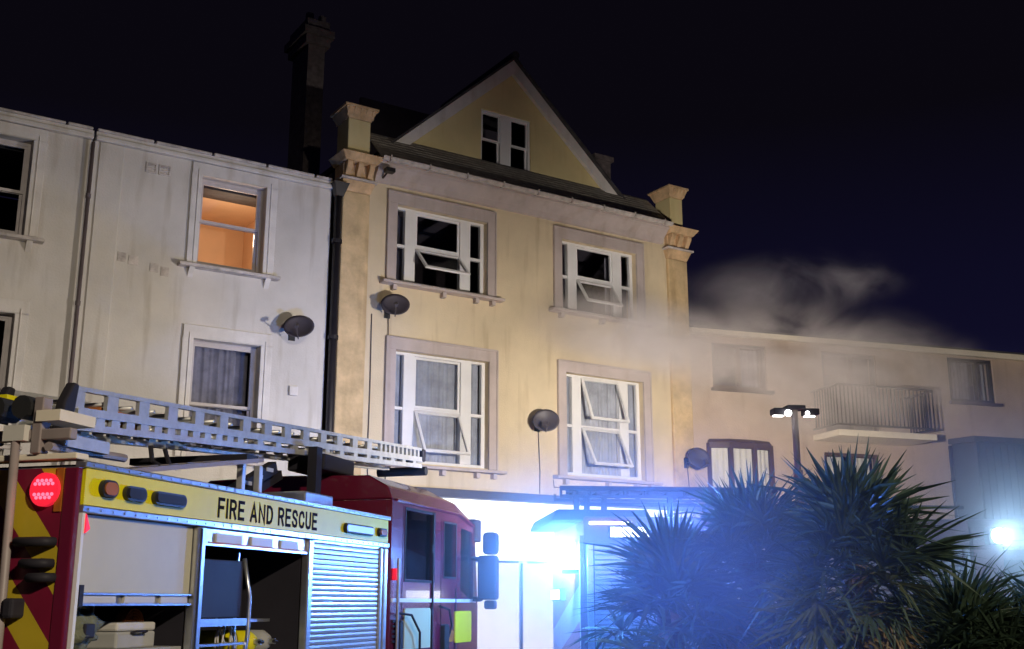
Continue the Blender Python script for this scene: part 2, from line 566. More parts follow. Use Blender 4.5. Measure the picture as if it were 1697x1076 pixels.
rl = light('room_bulb', fac(-1.9, 1.0, 8.35), ROOM_P, (1, .74, .48), .12)
# drainpipes
def pipe(parent, u, z0, z1, r, hopper=False, m='black_pipe'):
    o = MB().tube([(u, -.11, z0), (u, -.11, z1)], r, 12).build('drainpipe', m, parent, smooth=True)
    z = z0 + .9
    while z < z1:
        MB().tube([(u, -.11, z), (u, -.11, z + .07)], r * 1.3, 12).build('pipe_collar', m, o)
        z += 1.83
    if hopper:
        MB().prism([(u - .07, -.19, z1 - .05), (u + .07, -.19, z1 - .05), (u + .07, -.04, z1 - .05), (u - .07, -.04, z1 - .05)],
                   [(u - .15, -.27, z1 + .2), (u + .15, -.27, z1 + .2), (u + .15, -.04, z1 + .2), (u - .15, -.04, z1 + .2)]).build('hopper', 'black_pipe', o)
    return o
pipe(ha, -4.63, 0, 9.2, .032, m='pipe_grey')
pipe(hb, -.20, 0, 9.18, .075, True)
# tall sooty chimney stack standing behind the parapet
cx0, cx1, cy = .25, .64, 2.9
ch = MB()
ch.box(cx0, cx1, cy, cy + .9, 9.3, 13.75).build('chimney', 'soot_brick', hb)
ck = hb.children[-1]
MB().box(cx0 - .09, cx1 + .09, cy - .09, cy + .99, 13.753, 13.95).box(cx0 - .16, cx1 + .16, cy - .16, cy + 1.06, 13.953, 14.12).box(cx0 - .07, cx1 + .07, cy - .07, cy + .97, 14.123, 14.35).build('chimney_cap', 'soot_brick', ck)
for k in range(2):
    MB().disc((cx0 + .16 + k * .3, cy + .4, 14.353), (0, 0, 1), .11, .36, 12, .09).build('chimney_pot', 'soot_brick', ck)

# ------------------------------------------------------------------ yellow house
hy = empty('gabled_house', fac(4.2), FA, 'tall yellow rendered house with a steep gable, smoke leaving an upper window', 'house', off=(4.2, 0, 0))
YW = [dict(x0=1.07, x1=3.12, z0=7.72, z1=9.27), dict(x0=4.96, x1=6.98, z0=7.72, z1=9.27),
      dict(x0=1.11, x1=3.17, z0=4.27, z1=6.38), dict(x0=5.03, x1=7.08, z0=4.27, z1=6.38)]
holes = [(w['x0'], w['x1'], w['z0'], w['z1']) for w in YW]
MB().wall(-.08, 8.42, 3.82, 9.98, holes, 0, .35).build('wall', 'yellow_render', hy)
for (a, b) in ((-.08, .5), (7.82, 8.42)):
    MB().box(a, b, 0, .35, 0, 3.818).build('pier', 'pilaster_render', hy)
def pilaster(a, b, cap0, ped):
    MB().box(a, b, -.09, -.001, 3.85, 9.30).build('pilaster', 'pilaster_render', hy, bevel=.02)
    c = (a + b) / 2; w = (b - a) / 2
    # flared capital
    MB().prism([(a, -.09, 9.302), (b, -.09, 9.302), (b, .3, 9.302), (a, .3, 9.302)],
               [(a - .06, -.19, 9.5), (b + .06, -.19, 9.5), (b + .06, .3, 9.5), (a - .06, .3, 9.5)]).build('capital', 'ochre_stone', hy, bevel=.015)
    MB().box(a - .1, b + .1, -.23, .3, 9.502, 9.545).build('capital_slab', 'coping', hy, bevel=.01)
    # bracket block with scrolls
    MB().box(a - .02, b + .02, -.10, .3, 9.548, 9.85).build('bracket_block', 'ochre_stone', hy, bevel=.015)
    for k in range(3):
        x = a + .05 + (b - a - .1) * k / 2
        MB().prism([(x - .055, -.102, 9.56), (x - .055, -.16, 9.60), (x - .055, -.27, 9.78), (x - .055, -.27, 9.85), (x - .055, -.102, 9.85)],
                   [(x + .055, -.102, 9.56), (x + .055, -.16, 9.60), (x + .055, -.27, 9.78), (x + .055, -.27, 9.85), (x + .055, -.102, 9.85)]).build('scroll_bracket', 'ochre_stone', hy, bevel=.015)
    MB().prism([(a - .05, -.28, 9.853), (b + .05, -.28, 9.853), (b + .05, .32, 9.853), (a - .05, .32, 9.853)],
               [(a - .16, -.38, 10.0), (b + .16, -.38, 10.0), (b + .16, .32, 10.0), (a - .16, .32, 10.0)]).build('bracket_cornice', 'ochre_stone', hy, bevel=.015)
    pa, pb = ped
    MB().box(pa, pb, -.22, .3, 10.003, 10.72).build('pedestal', 'pale_yellow_render', hy, bevel=.015)
    pc = hy.children[-1]
    MB().prism([(pa - .01, -.23, 10.722), (pb + .01, -.23, 10.722), (pb + .01, .31, 10.722), (pa - .01, .31, 10.722)],
               [(pa - .09, -.31, 10.92), (pb + .09, -.31, 10.92), (pb + .09, .39, 10.92), (pa - .09, .39, 10.92)]).build('pedestal_cap', 'ochre_stone', hy)
    MB().box(pa - .12, pb + .12, -.34, .42, 10.923, 10.975).build('cap_slab', 'ochre_stone', hy, bevel=.01)
    for k in range(5):
        x = pa - .02 + (pb - pa + .04) * k / 4
        MB().prism([(x - .025, -.245, 10.76), (x + .025, -.245, 10.76), (x + .025, -.22, 10.76), (x - .025, -.22, 10.76)],
                   [(x - .025, -.335, 10.92), (x + .025, -.335, 10.92), (x + .025, -.28, 10.92), (x - .025, -.28, 10.92)]).build('dentil', 'ochre_stone', hy)
pilaster(-.10, .46, 9.4, (-.10, .36))
pilaster(7.86, 8.42, 9.4, (7.86, 8.22))
# cornice cove, gutter, skirt roof
prof = [(-.002, 9.62), (-.06, 9.64), (-.09, 9.74), (-.24, 9.90), (-.30, 9.93), (-.30, 9.99), (-.002, 9.99)]
MB().prism([(.565, y, z) for y, z in prof], [(7.755, y, z) for y, z in prof]).build('cornice', 'mauve_paint', hy)
gm = MB()
pts = [(-.36 - .075 * math.cos(t), 10.03 - .075 * math.sin(t)) for t in [math.pi * k / 8 for k in range(9)]]
pin = [(-.36 - .06 * math.cos(t), 10.03 - .06 * math.sin(t)) for t in [math.pi * k / 8 for k in range(8, -1, -1)]]
gm.prism([(.56, y, z) for y, z in pts + pin], [(7.76, y, z) for y, z in pts + pin])
gm.build('gutter', 'coping', hy)
gy = .5
for k in range(9):
    MB().box(.7 + k * .85, .73 + k * .85, -.445, -.285, 9.945, 10.06).build('gutter_bracket', 'coping', hy)
sk = MB()
n = 9
for k in range(n):                       # thin overlapping courses, each lower edge a few millimetres proud
    a, b = k / n, (k + 1) / n
    ya, yb = -.33 + a * (gy + .33), -.33 + b * (gy + .33)
    za, zb = 10.03 + a * .83, 10.03 + b * .83
    sk.prism([(.56, ya, za - .02), (.56, ya - .003, za + .006), (.56, yb, zb), (.56, yb, zb - .02)],
             [(7.76, ya, za - .02), (7.76, ya - .003, za + .006), (7.76, yb, zb), (7.76, yb, zb - .02)])
tag(sk.build('slate_courses', 'skirt_slate', hy), kind='stuff')
# gable wall with its window hole
GC, GE, GA, GH = 4.02, 10.42, 13.2, 3.05
gx0, gx1, gz0, gz1 = 3.27, 4.53, 10.72, 12.03
gb = MB()
def gable_z(x): return GA - (GA - GE) * abs(x - GC) / GH
def strip(xa, xb, za=None, top=None):
    xs_ = [xa] + ([GC] if xa < GC < xb else []) + [xb]
    lo_ = za if za is not None else 10.3
    for y in (gy, gy + .2):
        gb.poly([(xa, y, lo_), (xb, y, lo_)] + [(x, y, top if top is not None else gable_z(x)) for x in reversed(xs_)])
strip(GC - GH, gx0); strip(gx1, GC + GH)
strip(gx0, gx1, za=gz1); strip(gx0, gx1, top=gz0)
gb.poly([(gx0, gy, gz0), (gx1, gy, gz0), (gx1, gy + .2, gz0), (gx0, gy + .2, gz0)])
gb.poly([(gx0, gy, gz1), (gx1, gy, gz1), (gx1, gy + .2, gz1), (gx0, gy + .2, gz1)])
gb.poly([(gx0, gy, gz0), (gx0, gy, gz1), (gx0, gy + .2, gz1), (gx0, gy + .2, gz0)])
gb.poly([(gx1, gy, gz0), (gx1, gy, gz1), (gx1, gy + .2, gz1), (gx1, gy + .2, gz0)])
gb.build('gable_wall', 'pale_yellow_render', hy)
for s in (-1, 1):
    x1 = GC + s * (GH + .12)
    zt = lambda x: GA + .11 - (GA - GE) * abs(x - GC) / GH
    MB().prism([(GC, gy - .12, zt(GC)), (x1, gy - .12, zt(x1)), (x1, gy - .12, zt(x1) - .27), (GC, gy - .12, zt(GC) - .33)],
               [(GC, gy - .03, zt(GC)), (x1, gy - .03, zt(x1)), (x1, gy - .03, zt(x1) - .27), (GC, gy - .03, zt(GC) - .33)]).build('bargeboard', 'white_trim', hy)
    MB().prism([(GC, gy - .2, zt(GC) + .01), (x1 + s * .08, gy - .2, zt(x1) - .06), (x1 + s * .08, gy - .2, zt(x1) - .01), (GC, gy - .2, zt(GC) + .07)],
               [(GC, gy + 3, zt(GC) + .01), (x1 + s * .08, gy + 3, zt(x1) - .06), (x1 + s * .08, gy + 3, zt(x1) - .01), (GC, gy + 3, zt(GC) + .07)]).build('roof_slope', 'slate', hy)
MB().tube([(GC, gy - .22, GA + .2), (GC, gy + 3, GA + .2)], .09, 8).build('ridge_tiles', 'slate', hy)
MB().prism([(-.08, .36, 10.0), (-.08, 7, 10.05), (-.08, 7, 9.9), (-.08, .36, 9.9)], [(.9, .36, 10.0), (.9, 7, 10.05), (.9, 7, 9.9), (.9, .36, 9.9)]).build('side_roof', 'slate', hy)
MB().prism([(7.2, .36, 10.0), (7.2, 7, 10.05), (7.2, 7, 9.9), (7.2, .36, 9.9)], [(8.42, .36, 10.0), (8.42, 7, 10.05), (8.42, 7, 9.9), (8.42, .36, 9.9)]).build('side_roof', 'slate', hy)
MB().box(7.15, 7.6, 1.6, 2.2, 10.3, 12.12).build('chimney', 'soot_brick', hy)
MB().box(7.09, 7.66, 1.54, 2.26, 12.123, 12.24).build('chimney_cap', 'soot_brick', hy.children[-1])
MB().box(-.08, 8.42, 7.0, 7.2, 0, 11).build('back_wall', 'soot_brick', hy)
for a in (-.07, 8.21): MB().box(a, a + .2, .36, 6.99, 0, 9.85).build('side_wall', 'soot_brick', hy)
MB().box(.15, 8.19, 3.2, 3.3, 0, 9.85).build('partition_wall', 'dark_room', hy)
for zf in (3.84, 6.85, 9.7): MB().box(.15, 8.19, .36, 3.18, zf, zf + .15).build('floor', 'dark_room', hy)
MB().box(1.2, 6.9, gy + 1.6, gy + 1.7, 10.2, 12.4).build('loft_partition', 'dark_room', hy)
# gable window: two sashes side by side
gw = MB().frame(gx0, gx1, gz0, gz1, .06, gy + .03, gy + .12).box(GC - .24, GC - .0, gy + .02, gy + .13, gz0 + .06, gz1 - .06)
gw = MB().frame(gx0, gx1, gz0, gz1, (.035, .055, .05, .05), gy + .03, gy + .12)
gw.box(3.76, 4.03, gy + .02, gy + .125, gz0 + .05, gz1 - .05)
gw = gw.build('window', 'upvc', hy)
for (a, b) in ((gx0 + .035, 3.76), (4.03, gx1 - .055)):
    MB().frame(a, b, 11.36, gz1 - .05, .035, gy + .05, gy + .09).build('sash', 'upvc', gw)
    MB().frame(a, b, gz0 + .05, 11.40, .04, gy + .092, gy + .12).build('sash', 'upvc', gw)
    pane(gw, a + .035, b - .035, 11.40, gz1 - .085, gy + .07)
    pane(gw, a + .04, b - .04, gz0 + .09, 11.36, gy + .105)

def tri_window(x0, x1, z0, z1, up, low, curt, sill):
    y = .12
    ar = MB()
    aw = .21
    ar.box(x0 - aw, x0, -.055, -.001, z0 - .02, z1)
    ar.box(x1, x1 + aw - .01, -.055, -.001, z0 - .02, z1)
    ar.box(x0 - aw, x1 + aw - .01, -.055, -.001, z1, z1 + .24)
    ar.box(x0 - aw, x0 - aw + .035, -.075, -.052, z0 - .02, z1 + .24)
    ar.box(x1 + aw - .045, x1 + aw - .01, -.075, -.052, z0 - .02, z1 + .24)
    ar.box(x0 - aw + .035, x1 + aw - .045, -.075, -.052, z1 + .205, z1 + .24)
    ar.build('window_surround', 'mauve_paint', hy, bevel=.006)
    w = MB().frame(x0, x1, z0, z1, (.05, .08, .07, .05), y, y + .09)
    ma, mb_, mc, md = x0 + .25, x0 + .48, x1 - .56, x1 - .32
    zm = z0 + (z1 - z0) * (.495 if z1 > 7 else .49)
    w.box(ma, mb_, y - .012, y + .10, z0 + .07, z1 - .05)
    w.box(mc, md, y - .012, y + .10, z0 + .07, z1 - .05)
    w.box(x0 + .05, ma, y + .005, y + .085, zm - .03, zm + .03)
    w.box(md, x1 - .08, y + .005, y + .085, zm - .03, zm + .03)
    w.box(mb_, mc, y + .005, y + .085, zm - .03, zm + .03)
    win = w.build('window', 'upvc', hy, bevel=.006)
    for (a, b) in ((x0 + .05, ma), (md, x1 - .08)):
        pane(win, a, b, z0 + .07, zm - .03, y + .05)
        pane(win, a, b, zm + .03, z1 - .05, y + .05)
    for (deg, zb, zt) in ((up, zm + .03, z1 - .05), (low, z0 + .07, zm - .03)):
        if deg:
            open_sash(win, mb_ + .01, mc - .01, zt - .005, zt - zb - .01, deg, y + .03)
        else:
            MB().frame(mb_ + .005, mc - .005, zb + .005, zt - .005, .045, y + .02, y + .06).build('sash', 'upvc', win)
            pane(win, mb_ + .05, mc - .05, zb + .05, zt - .05, y + .04)
    if curt:
        curtain(win, x0 + .06, x1 - .06, z0 + .06, z1 - .03, y + .13, curt, folds=15, amp=.035)
    MB().prism([(x0 - aw - .12, -.2, z0 - .10), (x0 - aw - .12, .1, z0 - .10), (x0 - aw - .12, .1, z0 - .003), (x0 - aw - .12, -.2, z0 - .045)],
               [(x1 + aw + .12, -.2, z0 - .10), (x1 + aw + .12, .1, z0 - .10), (x1 + aw + .12, .1, z0 - .003), (x1 + aw + .12, -.2, z0 - .045)]).build('sill', 'mauve_paint', hy, bevel=.012)
    for cx in (x0 - .05, (x0 + x1) / 2, x1 - .28, x1 + .1):
        MB().box(cx - .04, cx + .04, -.13, -.001, z0 - .20, z0 - .103).build('sill_bracket', 'mauve_paint', hy)
tri_window(**YW[0], up=0, low=44, curt=None, sill=True)
tri_window(**YW[1], up=0, low=35, curt=None, sill=True)
tri_window(**YW[2], up=0, low=28, curt='lace', sill=True)
tri_window(**YW[3], up=22, low=30, curt='lace', sill=True)
curtain(hy, 1.16, 1.60, 7.78, 9.2, .42, 'grey_curtain', folds=4)
curtain(hy, 6.45, 6.9, 7.78, 9.2, .42, 'grey_curtain', folds=4)
# small dark security lamp on the cornice
MB().box(.62, .80, -.45, -.31, 9.72, 9.80).tube([(.71, -.30, 9.76), (.71, -.10, 9.70)], .02, 6).build('security_lamp', 'black_metal', hy)

# shop front on the ground floor
MB().box(-.12, 8.46, -.26, -.0, 3.66, 3.815).build('shop_cornice', 'fascia_dark', hy, bevel=.01)
MB().box(.52, 7.80, -.1, .3, 2.55, 3.655).build('shop_sign', 'sign_lit', hy, bevel=.01)
xs_ = [.52, 1.45, 2.75, 4.0, 5.3, 6.6, 7.80]
for a, b in zip(xs_[:-1], xs_[1:]):
    MB().box(a + .05, b - .05, .03, .09, .15, 2.5).build('shop_panel', 'shop_white', hy)
for x in xs_:
    MB().box(x - .05, x + .05, -.04, .1, .13, 2.547).build('shop_post', 'shop_white', hy)
MB().box(3.90, 3.945, -.055, -.042, .2, 2.5).build('shop_door_edge', 'fascia_dark', hy)
MB().box(.52, 7.80, .1, .3, 0, .14).build('shop_plinth', 'coping', hy)

# facade cables
def cable(pts, parent): MB().tube(pts, .011, 5).build('facade_cable', 'cable', parent)
cable([(.60, -.02, 7.0), (.61, -.02, 5.6), (.60, -.02, 4.4), (.62, -.02, 3.9)], hy)
cable([(4.70, -.02, 4.15), (4.72, -.02, 4.0), (5.9, -.02, 4.02)], hy)

# ------------------------------------------------------------------ satellite dishes
def dish(u, z, out, label, yaw, pitch, parent_face=None, loc=None, rz=FA, cable_len=0, w=.27, hgt=.235):
    base = loc if loc is not None else fac(u, 0, z)
    d = empty('satellite_dish', base, rz, label, 'satellite dish', 'satellite dishes on the house fronts')
    mb = MB()
    rings, seg = 5, 28
    rot = Matrix.Rotation(R(yaw), 3, 'Z') @ Matrix.Rotation(R(pitch), 3, 'X')
    c = Vector((0, -out, 0))
    def P(r, t, back=0):
        q = Vector((w * r * math.cos(t), -.07 * r * r - back * -.012, hgt * r * math.sin(t)))
        return c + rot @ q
    for k in range(rings):
        for j in range(seg):
            r0, r1 = k / rings, (k + 1) / rings
            t0, t1 = 2 * math.pi * j / seg, 2 * math.pi * (j + 1) / seg
            for b in (0, 1):
                mb.poly([P(r0, t0, b), P(r1, t0, b), P(r1, t1, b), P(r0, t1, b)] if r0 else [P(0, 0, b), P(r1, t0, b), P(r1, t1, b)])
    for j in range(seg):
        t0, t1 = 2 * math.pi * j / seg, 2 * math.pi * (j + 1) / seg
        mb.poly([P(1, t0, 0), P(1, t1, 0), P(1, t1, 1), P(1, t0, 1)])
    mb.build('reflector', 'dish_grey', d, smooth=True)
    a0 = c + rot @ Vector((0, .02, -hgt * .9)); a1 = c + rot @ Vector((0, -.36, -hgt * 1.0)); 
    MB().tube([a0, a1], .012, 6).build('feed_arm', 'dish_grey', d)
    MB().tube([a1 + rot @ Vector((0, -.02, -.01)), a1 + rot @ Vector((0, .05, .09))], [.03, .035], 10).build('feed_horn', 'dish_grey', d)
    MB().tube([c + rot @ Vector((0, .03, 0)), c + Vector((0, .08, -.04)), (0, -.02, -.06)], .022, 8).build('mount_arm', 'black_metal', d)
    MB().box(-.06, .06, -.02, -.001, -.16, .06).build('wall_plate', 'black_metal', d)
    if cable_len:
        MB().tube([(.02, -.02, -.1), (.03, -.02, -.3), (.06, -.02, -.3 - cable_len * .6), (.05, -.02, -.3 - cable_len)], .01, 5).build('cable', 'cable', d)
    return d
dish(-.95, 6.45, .34, 'grey satellite dish on the white house beside the main drainpipe', -28, -22)
dish(.92, 7.12, .34, 'grey satellite dish under the upper left window of the yellow house', -24, -20, cable_len=3)
dish(4.32, 5.25, .32, 'grey satellite dish between the two lower windows of the yellow house', -30, -12, cable_len=1.1)
dish(8.38, 4.75, .38, 'grey satellite dish on the corner of the yellow house beside the brown flats', -12, -14, cable_len=.6, loc=fac(8.16, -.09, 4.75))

# ------------------------------------------------------------------ brown rendered flats beyond
fl = empty('block_of_flats', RP, RA, 'brown rendered two storey flats with a balcony and bow window, half hidden by smoke', 'building')
def rb(x, y, z): return (x, y, z)
W1, W2, BW, W3 = (7.05, 8.42, 6.52, 7.62), (3.45, 4.95, 5.56, 7.50), (.36, 1.94, 3.6, 5.22), (3.36, 4.85, 3.0, 5.12)
W4 = (.55, 1.95, 6.45, 7.5)
MB().wall(.0, 16, 0, 7.66, [W1, W2, BW, W3, W4], 0, .3).build('wall', 'render_brown', fl)
MB().box(-.0, 16.1, -.14, .02, 7.663, 7.80).build('fascia_board', 'cream_paint', fl, bevel=.01)
MB().prism([(-.0, -.2, 7.80), (-.0, 5, 9.0), (-.0, 5, 8.9), (-.0, -.2, 7.76)], [(16.2, -.2, 7.85), (16.2, 5, 9.0), (16.2, 5, 8.9), (16.2, -.2, 7.803)]).build('roof', 'slate', fl)
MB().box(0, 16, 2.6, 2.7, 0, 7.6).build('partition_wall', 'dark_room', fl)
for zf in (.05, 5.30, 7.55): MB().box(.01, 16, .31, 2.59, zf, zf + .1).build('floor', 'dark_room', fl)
def casement(x0, x1, z0, z1, mulls, m, curt, sill='brown_frame', y=.05):
    w = MB().frame(x0, x1, z0, z1, .08, y, y + .1)
    e_ = [x0 + .08] + [q for mm in mulls for q in (mm - .05, mm + .05)] + [x1 - .08]
    for mm in mulls: w.box(mm - .05, mm + .05, y - .01, y + .1, z0 + .08, z1 - .08)
    win = w.build('window', m, fl, bevel=.006)
    for k in range(0, len(e_), 2):
        pane(win, e_[k], e_[k + 1], z0 + .08, z1 - .08, y + .05)
        if curt and curt[k // 2]:
            a, b = e_[k], e_[k + 1]
            curtain(win, a, b, z0 + .06, z1 - .06, y + .22, curt[k // 2], folds=6, amp=.02)
    MB().box(x0 - .06, x1 + .12, -.1, .04, z0 - .07, z0 - .002).build('sill', sill, fl)
    return win
casement(*W1, [7.95], 'black_metal', ['grey_curtain', 'lace'])
casement(*W2, [4.27], 'brown_frame', [None, None])
casement(*W3, [4.10], 'brown_frame', ['cream_blind', 'cream_blind'])
casement(*W4, [1.25], 'brown_frame', [None, 'grey_curtain'])
# bow window with three facets
bx = [.36, .84, 1.44, 1.94]; by = [0, -.13, -.13, 0]
bwm = MB()
for za, zb in ((3.6, 3.72), (5.09, 5.22)):
    for k in range(3):
        bwm.bar((bx[k], by[k], (za + zb) / 2), (bx[k + 1], by[k + 1], (za + zb) / 2), .08, zb - za)
for k in range(4):
    bwm.bar((bx[k], by[k], 3.6), (bx[k], by[k], 5.2), .09, .09, up=(0, 1, 0))
bow = bwm.build('bow_window', 'brown_frame', fl)
for k in range(3):
    MB().poly([(bx[k], by[k] + .01, 3.72), (bx[k + 1], by[k + 1] + .01, 3.72), (bx[k + 1], by[k + 1] + .01, 5.09), (bx[k], by[k] + .01, 5.09)]).build('pane', 'pane', bow)
    q = MB(); nn = 18
    for i in range(nn):
        a, b = i / nn, (i + 1) / nn
        f = lambda t: (bx[k] + (bx[k + 1] - bx[k]) * t, by[k] + (by[k + 1] - by[k]) * t + .10 + .015 * math.sin(t * 25))
        (xa, ya), (xb, yb) = f(a), f(b)
        q.poly([(xa, ya, 3.7), (xb, yb, 3.7), (xb, yb, 5.1), (xa, ya, 5.1)])
    q.build('curtain', 'cream_blind', bow, smooth=True)
MB().prism([(.30, .01, 5.223), (.82, -.19, 5.223), (1.46, -.19, 5.223), (2.0, .01, 5.223)], [(.36, .01, 5.29), (.84, -.15, 5.29), (1.44, -.15, 5.29), (1.94, .01, 5.29)]).build('bow_roof', 'brown_frame', fl)
MB().prism([(.36, .02, 2.9), (.84, -.13, 2.9), (1.44, -.13, 2.9), (1.94, .02, 2.9)], [(.36, .02, 3.597), (.84, -.13, 3.597), (1.44, -.13, 3.597), (1.94, .02, 3.597)]).build('bow_apron', 'render_brown', fl)
# balcony
bal = MB().box(3.08, 5.72, -1.0, -.001, 5.36, 5.50).build('balcony_slab', 'cream_paint', fl, bevel=.01)
MB().bar((3.1, -.97, 6.52), (5.7, -.97, 6.52), .05, .05).bar((3.1, -.97, 6.50), (3.1, -.02, 6.50), .05, .05).bar((5.7, -.97, 6.50), (5.7, -.02, 6.50), .05, .05).build('top_rail', 'black_metal', bal)
MB().bar((3.1, -.97, 5.62), (5.7, -.97, 5.62), .04, .04).bar((5.7, -.95, 5.62), (5.7, -.02, 5.62), .04, .04).bar((3.1, -.95, 5.62), (3.1, -.02, 5.62), .04, .04).build('bottom_rail', 'black_metal', bal)
bmesh_ = MB().box(-.011, .011, -.011, .011, 0, .86).mesh('baluster', 'black_metal')
spots = [(3.1 + k * .104, -.97) for k in range(26)] + [(5.7, -.86 + k * .104) for k in range(8)] + [(3.1, -.86 + k * .104) for k in range(8)]
for (x, y) in spots:
    b = bpy.data.objects.new('baluster', bmesh_); COL.objects.link(b); b.parent = bal; b.location = (x, y, 5.645)
# dark clad bay at the right end
bay = MB().prism([(7.15, -.6, 2.3), (10.5, -.6, 2.3), (10.9, .0, 2.3), (6.95, .0, 2.3)], [(7.15, -.6, 5.45), (10.5, -.6, 5.45), (10.9, .0, 5.45), (6.95, .0, 5.45)]).build('clad_bay', 'blue_cladding', fl)
MB().prism([(7.05, -.68, 5.453), (10.6, -.68, 5.453), (11.0, -.001, 5.453), (6.85, -.001, 5.453)], [(7.05, -.68, 5.58), (10.6, -.68, 5.58), (11.0, -.001, 5.58), (6.85, -.001, 5.58)]).build('bay_roof', 'slate', bay)
for k in range(16):
    x = 7.2 + k * .21
    MB().box(x, x + .19, -.63, -.602, 3.0 + (0 if k % 5 else .0), 5.40).build('cladding_board', 'blue_cladding', bay)
pipe(fl, 6.80, 0, 5.4, .04)

# ------------------------------------------------------------------ fire engines
def rrect(mb, x0, x1, z0, z1, y0, y1, r=.04, n=5):
    r = min(r, (x1 - x0) / 2.001, (z1 - z0) / 2.001)
    pts = []
    for (cx, cz, a0) in ((x1 - r, z1 - r, 0), (x0 + r, z1 - r, 90), (x0 + r, z0 + r, 180), (x1 - r, z0 + r, 270)):
        for k in range(n + 1):
            t = R(a0 + 90 * k / n)
            pts.append((cx + r * math.cos(t), cz + r * math.sin(t)))
    return mb.prism([(x, y0, z) for x, z in pts], [(x, y1, z) for x, z in pts])

def wheel(parent, x, y, side):
    r = .5
    ty = MB().tube([(x, y - side * .02, r), (x, y + side * .02, r), (x, y + side * .28, r), (x, y + side * .32, r)], [.44, .5, .5, .44], 28).build('wheel', 'rubber', parent, smooth=True)
    MB().disc((x, y - side * .03, r), (0, side, 0), .29, .06, 20, .25).build('rim', 'aluminium', ty)
    MB().disc((x, y - side * .06, r), (0, side, 0), .1, .05, 12).build('hub', 'aluminium', ty)

